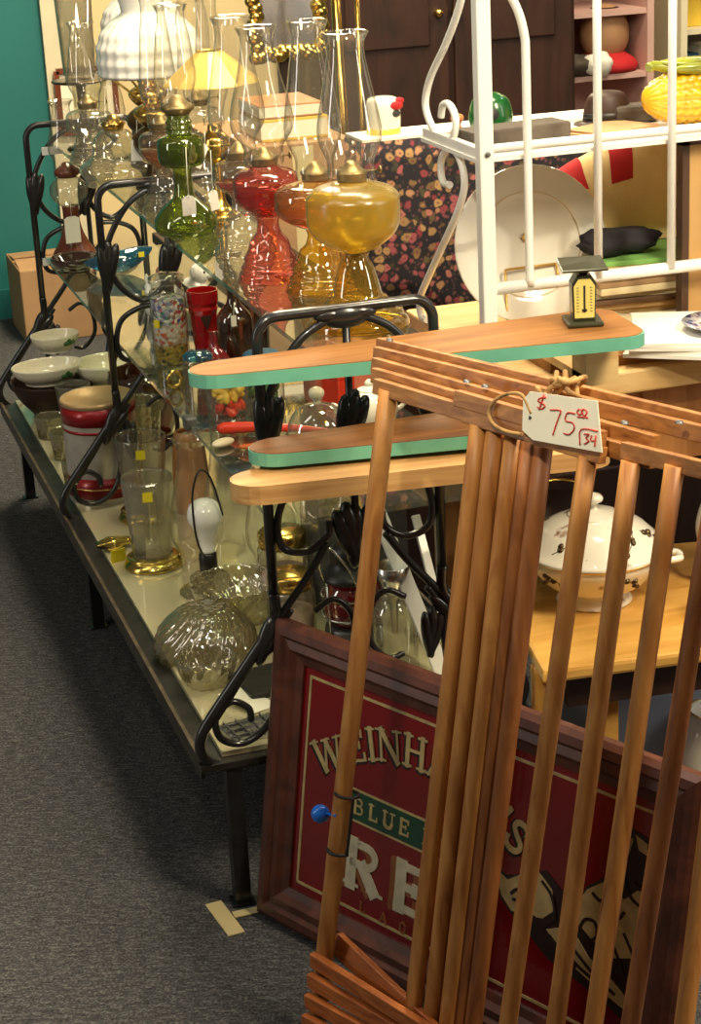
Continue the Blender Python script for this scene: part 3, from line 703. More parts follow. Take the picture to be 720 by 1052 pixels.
# ------------------------------------------------------------------ small sleeve ironing boards
def board_outline(p_tip, p_r, wid_tip, wid_r, n=10):
    """rounded tapered outline in the plane, along p_tip -> p_r"""
    L = (p_r - p_tip).length
    o = []
    for i in range(n + 1):
        a = PI / 2 + PI * i / n
        o.append((wid_tip * (.62 + .62 * math.cos(a)), wid_tip / 2 * math.sin(a)))
    rr = min(.03, wid_r / 2)
    for i in range(5):
        a = -PI / 2 + PI / 2 * i / 4
        o.append((L - rr + rr * math.cos(a), -wid_r / 2 + rr + rr * math.sin(a)))
    for i in range(5):
        a = PI / 2 * i / 4
        o.append((L - rr + rr * math.cos(a), wid_r / 2 - rr + rr * math.sin(a)))
    return o
def board(p_tip, p_r, wt, wr, th, parent, name, topm, sidem):
    d = (p_r - p_tip).normalized(); e_ = Vector((0, 0, 1)).cross(d).normalized()
    ol = board_outline(p_tip, p_r, wt, wr)
    pt = p_tip.copy(); pt.z = p_tip.z - th
    zz = d.cross(e_)
    b = bw(MB().prism(ol, th, pt, d, e_, zz), name, sidem, parent)
    if topm is not None:
        inner = [(x * .994 + .0015, y * .985) for x, y in ol]
        bw(MB().prism(inner, .0012, pt + zz * th, d, e_, zz), 'scorched_face', topm, b)
    return b, d, e_
# upper one: front edge line is read at tip and right end
A_tip = Vector((.528, 2.462, .868)); A_r = Vector((1.150, 2.415, .872))
sb = thing('sleeve_ironing_board', 'upper wooden sleeve ironing board with mint green edge, small scale on it', 'ironing board', (1.12, 2.58, ZTB))
board(A_tip, A_r, .075, .165, .018, sb, 'top_board', MAT['boardtop'], MAT['teal_paint'])
bw(MB().prism([(1.10, 2.58), (1.36, 2.56), (1.36, 2.69), (1.10, 2.69)], .016, (0, 0, ZTB)), 'base_board', MAT['boardtop'], sb)
bw(MB().box((1.125, 2.475, .8105), (.05, .05, .075)).box((1.125, 2.545, .782), (.05, .17, .012)), 'support_block', MAT['pale'], sb)
B_tip = Vector((.588, 2.402, .768)); B_r = Vector((1.07, 2.36, .772))
C_tip = Vector((.548, 2.352, .745)); C_r = Vector((1.06, 2.322, .745))
sb2 = thing('sleeve_ironing_board', 'lower sleeve ironing board with mint green top board over a pale base', 'ironing board', (.925, 2.345, 0))
board(B_tip, B_r, .075, .15, .0175, sb2, 'top_board', MAT['boardtop_dark'], MAT['teal_paint'])
board(C_tip, C_r, .075, .13, .026, sb2, 'base_board', None, MAT['ply'])
bw(MB().box((.925, 2.345, .3605), (.026, .026, .717)).box((.925, 2.345, .006), (.10, .10, .012)), 'pedestal', MAT['dowel'], sb2)

# ------------------------------------------------------------------ small scale on the upper board
sc_p = Vector((1.086, 2.43, .8735)); sc = thing('postal_scale', 'small olive green spring scale with yellow dial on the ironing board', 'scale', sc_p, rz=-.25); sc.scale = (.82, .82, .84)
MB().box((0, 0, .004), (.062, .07, .008), None, .003).build('base', MAT['scale_green'], sc)
bd_ = MB(); bd_.prism([(-.019, .008), (.019, .008), (.021, .07), (.012, .084), (-.012, .084), (-.021, .07)], .034, (0, .015, 0), (1, 0, 0), (0, 0, 1), (0, -1, 0), .002)
bd_.box((0, 0, .088), (.014, .014, .014)); body = bd_.build('body', MAT['scale_green'], sc)
MB().prism([(-.0165, .013), (.0165, .013), (.018, .066), (.01, .078), (-.01, .078), (-.018, .066)], .0015, (0, -.0188, 0), (1, 0, 0), (0, 0, 1), (0, -1, 0)).build('dial_face', MAT['scale_face'], body)
dk = MB().box((0, -.0208, .045), (.003, .001, .045)).box((0, -.0208, .026), (.008, .001, .004))
for i in range(9):
    dk.box((-.0115, -.0206, .024 + i * .005), (.004, .0006, .0008)); dk.box((.0115, -.0206, .024 + i * .005), (.004, .0006, .0008))
dk.build('pointer_slot', MAT['ink'], body)
MB().box((0, .004, .098), (.078, .07, .004), Euler((.12, 0, 0)).to_matrix(), .0015).build('weighing_plate', MAT['scale_green'], sc)

# ------------------------------------------------------------------ white metal baker's rack standing on the table
YR = 2.68
br = thing('metal_shelf_rack', 'white enamelled metal shelf rack with scrolled side standing on pine table', 'rack', (1.3, 2.8, ZTB))
for X in (1.043, 1.59):
    bw(MB().box((X, YR, (ZTB + 1.50) / 2), (.023, .023, 1.50 - ZTB), None, .003), 'post', MAT['white'], br)
    bw(MB().lathe([(0, 0), (.004, .001), (.004, .003), (0, .004)], (X, YR - .012, 1.078), 10, axis=(0, -1, 0)), 'bolt', MAT['greymetal'], br)
bw(MB().tube([(1.043, YR, .873), (1.59, YR, .871)], .0095, 12), 'bottom_rail', MAT['white'], br)
bw(MB().tube([(1.043, YR, 1.083), (1.59, YR, 1.083)], .007, 10), 'shelf_rail', MAT['white'], br)
for X in (1.222, 1.344, 1.466):
    bw(MB().tube([(X, YR - .006, .873), (X, YR - .006, 1.50)], .0065, 10), 'rod', MAT['white'], br)
bw(MB().tube(smooth_path([(1.109, YR - .006, .873), (1.109, YR - .006, 1.0), (1.109, YR - .006, 1.2), (1.107, YR - .006, 1.245), (1.095, YR - .006, 1.285), (1.07, YR - .006, 1.325), (1.044, YR - .006, 1.35)], 6), .0065, 10), 'arched_rod', MAT['white'], br)
bw(MB().tube(smooth_path([(1.525, YR - .006, .873), (1.525, YR - .006, 1.0), (1.525, YR - .006, 1.2), (1.54, YR - .006, 1.285), (1.59, YR - .006, 1.35)], 6), .0065, 10), 'arched_rod', MAT['white'], br)
DR = .245
bw(MB().box((1.316, YR + DR / 2, 1.067), (.57, DR, .006)), 'shelf', MAT['white'], br)
for X in (1.040, 1.593):
    bw(MB().box((X, YR + DR / 2, 1.074), (.012, DR, .024), None, .002), 'side_bar', MAT['white'], br)
    k = 1 if X < 1.3 else 0
    pts = [atX(px, py, 1.040) for px, py in ((478, -30), (472, 6), (458, 45), (442, 80), (437, 108), (445, 132), (458, 145), (466, 140), (468, 122), (462, 108), (455, 108), (453, 120))]
    pts2 = [atX(px, py, 1.040) for px, py in ((462, 190), (456, 188), (453, 178), (454, 162), (463, 152), (473, 165), (477, 190), (470, 218), (455, 252), (440, 285), (431, 308), (433, 326), (439, 337))]
    for nm, P_ in (('upper_scroll', pts), ('lower_scroll', pts2)):
        P_ = [Vector((X, v.y, max(v.z, ZTB + .006))) for v in P_]
        bw(MB().tube(smooth_path(P_, 6), .0058, 10), nm, MAT['white'], br)
# ------------------------------------------------------------------ things on its shelf
ZS = 1.07
def on(px, py, z): return atZ(px, py, z)
p = on(526, 146, ZS); o = thing('slate_block', 'long dark slate block lying on left of the white shelf', 'block', (p.x, YR + .11, ZS), rz=.1)
MB().box((0, 0, .014), (.17, .06, .028), None, .004).build('block', MAT['stone'], o)
p = Vector((1.30, YR + .12, ZS)); o = MB().box((0, 0, .002), (.13, .10, .004), Euler((0, 0, .5)).to_matrix()).box((.004, .003, .0055), (.12, .09, .003), Euler((0, 0, .42)).to_matrix()).build('paper_pad', MAT['cardboard'], None, p)
tag(o, 'tan paper pad lying flat on the middle of white shelf', 'paper')
o = MB().box((0, 0, .014), (.075, .045, .028), Euler((0, 0, -.1)).to_matrix(), .008).build('stone_dish', MAT['stone'], None, (1.375, YR + .19, ZS)); tag(o, 'small rounded dark stone block beside the ceramic corn', 'block')
# ceramic corn
cp = Vector((1.458, YR + .12, ZS)); cn_s = 1.08; cn = thing('ceramic_corn', 'yellow ceramic ear of corn jar with green husk on the shelf', 'ornament', cp, rz=.1)
cb = MB(); nk = 16; rows = []
for i in range(90):
    t = i / 89; x = -.105 + .21 * t
    r0 = .046 * (1 - abs(2 * t - 1) ** 2.6) ** .5 + .001
    ring = []
    for k in range(96):
        a = 2 * PI * k / 96
        bmpv = .86 + .14 * abs(math.sin(a * nk / 2)) ** .5 * abs(math.sin(t * PI * 13)) ** .5
        ring.append(cb.bm.verts.new((x, r0 * bmpv * math.cos(a), .044 + r0 * .95 * bmpv * math.sin(a))))
    rows.append(ring)
for A, B in zip(rows, rows[1:]):
    for k in range(96):
        f = cb.bm.faces.new((A[k], A[(k + 1) % 96], B[(k + 1) % 96], B[k])); f.smooth = True
cb.bm.faces.new(list(reversed(rows[0]))); cb.bm.faces.new(rows[-1])
cb.build('cob', MAT['corn'], cn)
hb = MB()
for (y, z, w, tw_, L) in ((0, .092, .026, .0, .10), (.025, .082, .022, .5, .095), (-.024, .084, .02, -.45, .09)):
    hb.ell((.02, y, z), (L, w, .010), Euler((tw_, .08, 0)).to_matrix(), 20, 10)
hb.tube(smooth_path([(-.06, 0, .09), (-.085, 0, .096), (-.10, -.004, .094)], 4), [.008] * 8 + [.006], 8)
hb.build('husk', MAT['husk'], cn)

# ------------------------------------------------------------------ plate on gold easel
pc = Vector((1.19, 2.885, ZTB)); es = thing('plate_easel', 'gold wire plate stand holding the large white plate', 'stand', pc)
eb_ = MB()
for s_ in (-1, 1):
    eb_.tube([(s_ * .048, -.055, .002), (s_ * .048, -.035, .002), (s_ * .046, -.025, .075), (s_ * .044, -.02, .095)], .0022, 8)
    eb_.tube([(s_ * .048, -.055, .002), (s_ * .048, -.058, .02)], .0022, 8)
    eb_.tube([(s_ * .048, -.035, .002), (s_ * .048, .06, .002)], .0022, 8)
eb_.tube([(-.044, -.02, .095), (.044, -.02, .095)], .0022, 8); eb_.tube([(-.048, .06, .002), (.048, .06, .002)], .0022, 8)
eb_.tube([(-.048, -.035, .004), (.048, -.035, .004)], .0022, 8)
eb_.build('wire_stand', MAT['wire_gold'], es)
R_ = .127; pn_ = Vector((-.10, -.96, .2)).normalized()
pl = thing('dinner_plate', 'large round white china plate standing upright on gold easel', 'plate', (1.194, 2.885, ZTB + .003 + R_ * .98))
MB().lathe([(0, 0), (R_ * .55, .001), (R_ * .62, .006), (R_ * .98, .016), (R_, .0185), (R_ * .985, .020), (R_ * .64, .010), (R_ * .56, .005), (0, .005)], (0, 0, 0), 56, axis=pn_).build('plate_body', MAT['china'], pl)
u_ = pn_.orthogonal().normalized()
cr = MB()
for k in range(6):
    a = k * 1.05; cr.ell(Vector((-.004 + .005 * math.cos(a), 0, .012 + .006 * math.sin(a))) + pn_ * .0055, (.003, .0008, .003))
cr.build('crest', MAT['gilt'], pl)
# thin line of the well
MB().tube([pn_ * .0125 + (pn_.orthogonal().normalized() * math.cos(a) + pn_.cross(pn_.orthogonal().normalized()) * math.sin(a)) * R_ * .665 for a in [2 * PI * i / 60 for i in range(60)]], .0005, 6, closed=True).build('rim_line', MAT['gilt'], pl)

# ------------------------------------------------------------------ stack of sheet music / albums
random.seed(5)
cols = [srgb(206, 178, 126), srgb(150, 120, 84), srgb(222, 204, 160), srgb(110, 84, 60), srgb(196, 164, 112), srgb(228, 214, 176)]
for i, c in enumerate(cols): MAT['album%d' % i] = plain('aged_paper_%d' % i, c, 0.7, 0, 0, .05)
z = ZTB; names = ['tan', 'brown', 'cream', 'dark brown', 'buff', 'ivory']
posw = ['at bottom of pile', 'second from bottom of pile', 'third from bottom of pile', 'fourth from bottom of pile', 'fifth from bottom of pile', 'sixth from bottom of pile',
        'seventh from bottom of pile', 'eighth from bottom of pile', 'ninth from bottom of pile', 'just under green book']
for i in range(10):
    h = random.choice((.008, .009, .011)); k = (i * 5 + i // 3) % 6
    o = MB().box((0, 0, h / 2), (.245, .25, h), None, .001).build('sheet_music_book', MAT['album%d' % k], None, (1.395 + random.uniform(-.008, .008), 2.885 + random.uniform(-.006, .006), z))
    o.rotation_euler = (0, 0, -.10 + random.uniform(-.06, .06))
    tag(o, '%s paper album %s right of the white plate' % (names[k], posw[i]), 'book', 'paper albums in the pile on the pine table'); z += h + .0004
o = MB().box((0, 0, .004), (.225, .22, .008), None, .001).build('green_music_book', MAT['greensheet'], None, (1.405, 2.88, z)); o.rotation_euler = (0, 0, -.16)
tag(o, 'green paper book lying on top of the album pile', 'book'); z += .0084
# red and cream cloth bundle on the stack
cl = MB(); random.seed(9)
def lump(seed):
    def f(v):
        n = math.sin(v.x * 5 + seed) * .12 + math.sin(v.y * 7 + v.z * 4 + seed * 2) * .08 + math.sin((v.x + v.z) * 9 + seed) * .05
        return v * (1 + n)
    return f
cb_ = thing('folded_blanket', 'cream blanket with red stripes heaped behind the plate on album pile', 'blanket', (1.40, 2.955, z))
def drape(a, b):
    """height of the heaped blanket: a across, b from the front edge over the top to the back"""
    w_ = math.sin(PI * min(1, max(0, a))) ** .35
    fold_ = .5 + .5 * math.sin(7.5 * a + 5.5 * b + 1.2 * math.sin(5 * b + 2 * a))
    hgt = (.19 * w_) * math.sin(PI * min(1, b * 1.02)) ** .45
    x = -.17 + .34 * a + .02 * (fold_ - .5)
    y = -.055 + .10 * b - .045 * (fold_ ** 3) * math.sin(PI * b)
    return Vector((x, y, max(.0, hgt * (.80 + .2 * fold_)) + .001))
def drape_mesh(a0, a1, b0, b1, off, n=50, m=36):
    mb = MB(); g_ = [[mb.bm.verts.new(drape(a0 + (a1 - a0) * i / n, b0 + (b1 - b0) * j / m) * (1 + off)) for j in range(m + 1)] for i in range(n + 1)]
    for i in range(n):
        for j in range(m):
            f = mb.bm.faces.new((g_[i][j], g_[i + 1][j], g_[i + 1][j + 1], g_[i][j + 1])); f.smooth = True
    return mb
drape_mesh(0, 1, 0, 1, 0).build('cream_folds', plain('cream_wool', srgb(232, 206, 150), .9, 0, 0, .05, 10, .4, 150), cb_)
for a0, a1 in ((.13, .27), (.40, .50)):
    drape_mesh(a0, a1, .12, .95, .012, 16).build('red_stripe', MAT['redcloth'], cb_)
dk_ = MB().ell((0, 0, .022), (.07, .03, .022), None, 24, 14, lump(4)).build('dark_cloth', plain('black_cloth', (.016, .014, .02, 1), .9), None, (1.325, 2.83, z)); tag(dk_, 'dark cloth bunched on green book between plate and blanket', 'cloth')
# tan board leaning at right
o = thing('framed_board', 'tan backing board with dark edge standing right of album pile', 'board', (1.527, 2.722, ZTB)); o.scale = (1, 1, .935)
MB().box((-.003, 0, .16), (.27, .012, .32)).build('backing', MAT['tan_panel'], o)
MB().box((-.139, 0, .16), (.012, .02, .32)).box((0, 0, .318), (.29, .02, .012)).build('edging', MAT['dark_edge'], o)
# white paper pads and blue plate at right
pp = atZ(700, 345, .80)
o = thing('paper_stack', 'stack of white paper sheets under blue plate at table edge', 'paper', (1.355, 2.56, .778))
for i in range(4):
    MB().box((.006 * (i % 2) , .004 * i, .003 + i * .006), (.235, .19, .0055), Euler((0, 0, -.62 + .07 * i)).to_matrix()).build('sheet', MAT['paper'], o)
o = MB().lathe([(0, .002), (.03, 0), (.045, .004), (.066, .012), (.067, .0135), (.045, .0065), (0, .005)], (0, 0, 0), 40).build('transfer_plate', MAT['blueware'], None, (1.372, 2.545, .8025)); tag(o, 'blue and white transfer plate lying on the white papers', 'plate')

# ------------------------------------------------------------------ honey oak table with tureen
lt = thing('oak_side_table', 'low honey oak side table behind the drying rack dowels', 'table', (1.25, 2.6, 0))
ZL = .40
oc = [(.978, 2.336), (1.40, 2.292), (1.46, 2.70), (1.06, 2.78)]
bw(MB().prism(oc, .022, (0, 0, ZL - .022), bev=.006), 'tabletop', MAT['table_wood'], lt)
bw(MB().bar((1.03, 2.375, .35), (1.39, 2.336, .35), .018, .06), 'apron', MAT['darkwood'], lt)
for x, y in ((1.005, 2.405), (1.045, 2.36), (1.36, 2.33), (1.42, 2.66), (1.08, 2.74)):
    if (x, y) == (1.045, 2.36): continue
    bw(MB().lathe(sprof([(.0, 0), (.012, 0), (.014, .1), (.019, .2), (.016, .33), (.016, .377), (0, .377)], 3), (x, y, 0), 16), 'leg', MAT['table_wood'], lt)
bw(MB().bar((1.10, 2.40, .18), (1.105, 2.41, .376), .045, .03), 'brace', MAT['table_wood'], lt)
def tureen_profile(R): return [(0, 0), (R * .5, 0), (R * .52, .008), (R * .42, .016), (R * .72, .035), (R * .95, .066), (R, .08), (R * .97, .083), (R * .6, .05), (0, .04)]
tp_ = Vector((1.155, 2.55, ZL)); tu = thing('tureen', 'round white china tureen with gilt rim on the oak table', 'tureen', tp_, rz=-.4)
R = .107
MB().lathe(sprof(tureen_profile(R), 4), (0, 0, 0), 48).build('bowl', MAT['sprig'], tu)
ld = MB().lathe(sprof([(R * 1.02, .083), (R * 1.03, .089), (R * .96, .097), (R * .72, .122), (R * .4, .138), (R * .36, .141), (R * .2, .145), (.007, .148), (.005, .155), (.014, .162), (.012, .170), (0, .174)], 4), (0, 0, 0), 48).build('lid', MAT['sprig'], tu)
MB().lathe([(R * 1.0, .0815), (R * 1.035, .0835), (R * 1.035, .0865), (R * 1.0, .088)], (0, 0, 0), 48).build('gilt_rim', MAT['gilt'], tu)
for s_ in (-1, 1):
    MB().tube(smooth_path([(s_ * R * .93, -.02, .068), (s_ * R * 1.18, -.014, .070), (s_ * R * 1.22, 0, .068), (s_ * R * 1.18, .014, .070), (s_ * R * .93, .02, .068)], 5), .0055, 10).build('handle', MAT['sprig'], tu)
sm = MAT['bronze']
def sprigs(prof, R_at, zs, n, parent, seed):
    random.seed(seed); mb = MB()
    for i in range(n):
        a0 = 2 * PI * i / n + random.uniform(-.2, .2); z0, z1 = zs
        def P(a, z): r = R_at(z) + .0006; return Vector((r * math.cos(a), r * math.sin(a), z))
        da = random.choice((-1, 1)) * .35
        st = [P(a0 + da * t, z0 + (z1 - z0) * (.15 + .7 * t)) for t in (0, .25, .5, .75, 1)]
        mb.tube(smooth_path(st, 3), .0009, 5)
        for t in (.2, .45, .7, .95):
            p = P(a0 + da * t + random.uniform(-.08, .08), z0 + (z1 - z0) * (.15 + .7 * t) + random.uniform(-.004, .004))
            mb.ell(p, (.0055, .0055, .0032), Euler((random.random(), random.random(), a0)).to_matrix(), 8, 6)
    return mb.build('floral_sprig', sm, parent)
def interp(prof):
    q = sorted((z, r) for r, z in prof)
    def f(z):
        for (z0, r0), (z1, r1) in zip(q, q[1:]):
            if z0 <= z <= z1: return r0 + (r1 - r0) * (z - z0) / max(1e-6, z1 - z0)
        return q[-1][1]
    return f
sprigs(None, interp([(R * .72, .035), (R * .95, .066), (R, .08)]), (.036, .074), 7, [c for c in tu.children if c.name.startswith('bowl')][0], 2)
sprigs(None, interp([(R * .96, .097), (R * .72, .122), (R * .45, .136)]), (.098, .128), 6, ld, 3)
vz = thing('china_pitcher', 'tall white sprigged china pitcher at right of the tureen', 'pitcher', (1.39, 2.53, ZL))
MB().lathe(sprof([(0, 0), (.032, 0), (.034, .008), (.03, .016), (.055, .05), (.066, .085), (.058, .125), (.045, .15), (.05, .168), (.048, .168), (.042, .15), (.05, .12), (0, .03)], 4), (0, 0, 0), 40).build('body', MAT['sprig'], vz)
MB().tube(smooth_path([(.045, 0, .155), (.085, 0, .14), (.09, 0, .10), (.06, 0, .07)], 5), .005, 10).build('handle', MAT['sprig'], vz)
bk = thing('cream_bowl', 'plain cream china bowl in front of the white pitcher', 'bowl', (1.315, 2.385, ZL))
MB().lathe(sprof([(0, 0), (.022, 0), (.024, .006), (.045, .02), (.056, .05), (.0545, .05), (.042, .022), (0, .008)], 4), (0, 0, 0), 40).build('body', MAT['cream'], bk)
# dark things on the pine table's shadowed underside: baskets behind the tureen
dkb = thing('dark_basket', 'dark brown basket with gold handle behind the tureen', 'basket', (1.16, 2.72, ZL))
MB().lathe(sprof([(0, 0), (.05, 0), (.07, .05), (.075, .09), (.07, .09), (0, .02)], 4), (0, 0, 0), 30, 15, .03).build('basket_body', MAT['darkwood'], dkb)
MB().tube([(.07 * math.cos(a), 0, .09 + .05 * math.sin(a)) for a in [PI * i / 12 for i in range(13)]], .003, 8).build('handle', MAT['brass'], dkb)
# under the oak table
bn = thing('storage_bin', 'blue grey plastic storage bin on the floor under oak table', 'bin', (1.235, 2.60, 0))
bb = MB().prism([(-.08, -.09), (.09, -.09), (.09, .09), (-.08, .09)], .24, (0, 0, .002), bev=.01); bb.build('body', MAT['bin'], bn)
MB().box((.005, 0, .248), (.18, .19, .012), None, .004).build('lid', MAT['bin'], bn)
wp = thing('white_pot', 'white china pot with gold rim on floor under the oak table', 'pot', (1.325, 2.47, 0)); wp.scale = (.68, .68, .75)
MB().lathe(sprof([(0, 0), (.055, 0), (.06, .01), (.055, .03), (.085, .09), (.095, .17), (.075, .24), (.06, .27), (.062, .285), (.058, .285), (.055, .27), (0, .26)], 4), (0, 0, 0), 40).build('body', MAT['china'], wp)
MB().lathe([(.0625, .283), (.0645, .286), (.062, .289), (.059, .287)], (0, 0, 0), 40).build('gilt_rim', MAT['gilt'], wp)
MB().lathe([(.062, .030), (.0645, .034), (.064, .038), (.061, .04)], (0, 0, 0), 40).build('gilt_foot', MAT['gilt'], wp)

# ------------------------------------------------------------------ oil lamps on the top shelf
def chimney_prof(zb, zt, r0, rb, rn, rt, zbul=.33):
    H = zt - zb
    o = [(r0 * .96, zb), (r0, zb + .01), (r0, zb + H * .13), (rb * .94, zb + H * .24), (rb, zb + H * zbul), (rb * .93, zb + H * .45), (rn * 1.28, zb + H * .68), (rn * 1.04, zb + H * .84), (rn, zb + H * .91), (rn * 1.08, zb + H * .955), (rt, zt)]
    p = sprof(o, 5)
    return p + [(rt + .0006, zt + .0012), (rt - .001, zt + .0022), (rt - .0026, zt + .0008), (rn + .0005, zt - .012)]
def oil_lamp(label, loc, ped, font, oil, s=1.0, foot=.052, fr=.058, chim=(.030, .044, .0255, .0315), ztop=.455, zf=.125, zft=.233, oil_top=.20, frosted=False, group='oil lamps along the top shelf', foot_flat=False, chimney=True, name='oil_lamp', wick=True):
    t = thing(name, label, 'oil lamp', loc, group)
    if foot_flat: pp = [(0, .004), (foot * .9, 0), (foot, .004), (foot * .98, .012), (foot * .9, .018), (foot * .88, .024), (foot * .70, .032), (foot * .58, .046), (foot * .5, .05), (foot * .45, .066), (.026, zf * .8), (.019, zf * .93), (.021, zf)]
    else: pp = [(0, .004), (foot * .96, 0), (foot, .005), (foot * .99, .012), (foot * .90, .018), (foot * .92, .024), (foot * .80, .032), (foot * .82, .040), (foot * .68, .052), (foot * .58, .07), (foot * .40, zf * .75), (.017, zf * .9), (.02, zf)]
    MB().lathe(sprof(pp, 4), (0, 0, 0), 36).build('pedestal', ped, t)
    h = zft - zf
    fp = [(0, zf), (.018, zf + .001), (fr * .52, zf + h * .08), (fr * .84, zf + h * .24), (fr * .97, zf + h * .38), (fr, zf + h * .52), (fr, zf + h * .70), (fr * .97, zf + h * .80), (fr * .80, zf + h * .90), (fr * .5, zf + h * .96), (.022, zft), (0, zft + .001)]
    fo = MB().lathe(sprof(fp, 4), (0, 0, 0), 40, 8 if frosted else 0, .012).build('font', font, t)
    if oil:
        op = [(max(0, r - .0025), z + .002) for r, z in sprof(fp, 4) if z + .002 < oil_top]
        op.append((op[-1][0], oil_top)); op.append((0, oil_top))
        MB().lathe(op, (0, 0, 0), 32).build('lamp_oil', oil, fo)
    bp = [(0, zft), (.020, zft), (.0215, zft + .004), (.0205, zft + .009), (.0225, zft + .011), (.023, zft + .015), (.016, zft + .018), (.010, zft + .026), (.005, zft + .031), (0, zft + .031)]
    b = MB().lathe(bp, (0, 0, 0), 24)
    b.tube([(.02, 0, zft + .013), (.042, 0, zft + .013)], .0014, 6).lathe([(0, 0), (.006, 0), (.006, .002), (0, .002)], (.042, 0, zft + .013), 12, axis=(1, 0, 0))
    b.build('burner', MAT['dullbrass'], t)
    if chimney:
        MB().lathe(chimney_prof(zft + .003, ztop, *chim), (0, 0, 0), 40).build('chimney', MAT['clear'], t)
    t.scale = (s, s, s * .915)
    return t
Lz = ZT
lampA = oil_lamp('amber oil lamp with frosted yellow font nearest the camera', (.822, 2.632, Lz), MAT['amber'], MAT['amber_font'], None, foot=.074, fr=.068, chim=(.034, .046, .026, .033), zf=.117, zft=.229, ztop=.453, frosted=True, foot_flat=True)
lampB = oil_lamp('pale amber oil lamp with orange oil, just behind frosted yellow one', (.838, 2.87, Lz), MAT['amber'], MAT['orange'], MAT['orange_oil'], foot=.053, fr=.066, zf=.106, zft=.188, oil_top=.158, ztop=.448)
lampC = oil_lamp('rose red glass oil lamp between pale amber and clear ones', (.789, 2.985, Lz), MAT['rose'], MAT['rose'], MAT['red_oil'], foot=.052, fr=.052, zf=.11, zft=.20, oil_top=.165, ztop=.432, chim=(.032, .05, .026, .033))
lampD = oil_lamp('clear glass oil lamp holding shallow bright red oil', (.803, 3.20, Lz), MAT['clear_thick'], MAT['clear'], MAT['red_oil'], foot=.052, fr=.048, zf=.108, zft=.176, oil_top=.133, ztop=.430, chim=(.030, .048, .027, .034))
# green lamp: rounded base
t = thing('oil_lamp', 'lime green oil lamp with bulbous base and paper tags', 'oil lamp', (.752, 3.42, Lz), 'oil lamps along the top shelf')
MB().lathe(sprof([(0, .003), (.045, 0), (.055, .006), (.058, .018), (.055, .034), (.044, .05), (.026, .066), (.018, .08), (.016, .118), (.02, .134)], 4), (0, 0, 0), 36).build('pedestal', MAT['green'], t)
fo = MB().lathe(sprof([(0, .132), (.031, .133), (.040, .139), (.042, .16), (.041, .182), (.034, .190), (.022, .194), (0, .195)], 4), (0, 0, 0), 36).build('font', MAT['green'], t)
MB().lathe([(0, .136), (.037, .140), (.0395, .16), (.039, .178), (0, .178)], (0, 0, 0), 30).build('lamp_oil', MAT['green_oil'], fo)
MB().lathe(sprof([(.019, .194), (.024, .198), (.021, .203), (.0245, .208), (.021, .213), (.024, .218), (.02, .224), (.019, .232)], 3), (0, 0, 0), 30).build('ribbed_neck', MAT['green'], t)
MB().lathe([(0, .232), (.021, .232), (.023, .237), (.03, .243), (.03, .249), (.02, .255), (.008, .269), (0, .269)], (0, 0, 0), 24).build('burner', MAT['dullbrass'], t)
MB().lathe(chimney_prof(.247, .438, .03, .038, .024, .03), (0, 0, 0), 40).build('chimney', MAT['clear'], t); t.scale = (1, 1, .915)
def paper_tag(label, loc, w=.017, h=.03, rz=0, tilt=0, L=.03, mat='paper'):
    o = thing('paper_tag', label, 'tag', loc, 'paper price tags', rz)
    MB().prism([(-w / 2, -h), (w / 2, -h), (w / 2, -.005), (w / 4, 0), (-w / 4, 0), (-w / 2, -.005)], .0006, (0, 0, 0), Euler((0, tilt, 0)).to_matrix() @ Vector((1, 0, 0)), Euler((0, tilt, 0)).to_matrix() @ Vector((0, 0, 1)), (0, 1, 0)).build('card', MAT[mat], o)
    MB().tube([(0, 0, -.003), (.001, .001, L * .5), (.004, .004, L)], .0007, 5).build('string', MAT['string'], o)
    return o
paper_tag('small white tag hanging left on the green oil lamp', (.745, 3.355, Lz + .078), .026, .034, .2, 0, .085)
paper_tag('slim white tag hanging right on the green oil lamp', (.792, 3.365, Lz + .082), .018, .036, .3, -.1, .07)
paper_tag('white tag tilted beside the brass ball lamp', (.806, 3.46, Lz + .15), .02, .045, .3, .5, .02)
# small brass ball lamp with conical gold shade
t = thing('oil_lamp', 'small brass ball lamp wearing a conical gold shade', 'oil lamp', (.845, 3.54, Lz), 'oil lamps along the top shelf')
MB().lathe(sprof([(0, 0), (.034, 0), (.036, .006), (.02, .016), (.01, .04), (.009, .095), (.014, .105)], 4), (0, 0, 0), 28).build('stem', MAT['brass'], t)
MB().lathe(sprof([(0, .100), (.014, .102), (.024, .113), (.027, .127), (.0265, .133), (.028, .135), (.0265, .137), (.024, .148), (.014, .160), (.012, .172), (0, .173)], 4), (0, 0, 0), 32).build('font', MAT['brass'], t)
MB().lathe(chimney_prof(.17, .405, .02, .03, .018, .022), (0, 0, 0), 32).build('chimney', MAT['clear'], t)
shp = [(.024, .305), (.091, .248), (.0915, .2465), (.089, .2475), (.0225, .303), (.0235, .306)]
MB().lathe(shp, (0, 0, 0), 10, smooth=False).build('shade', MAT['goldshade'], t)
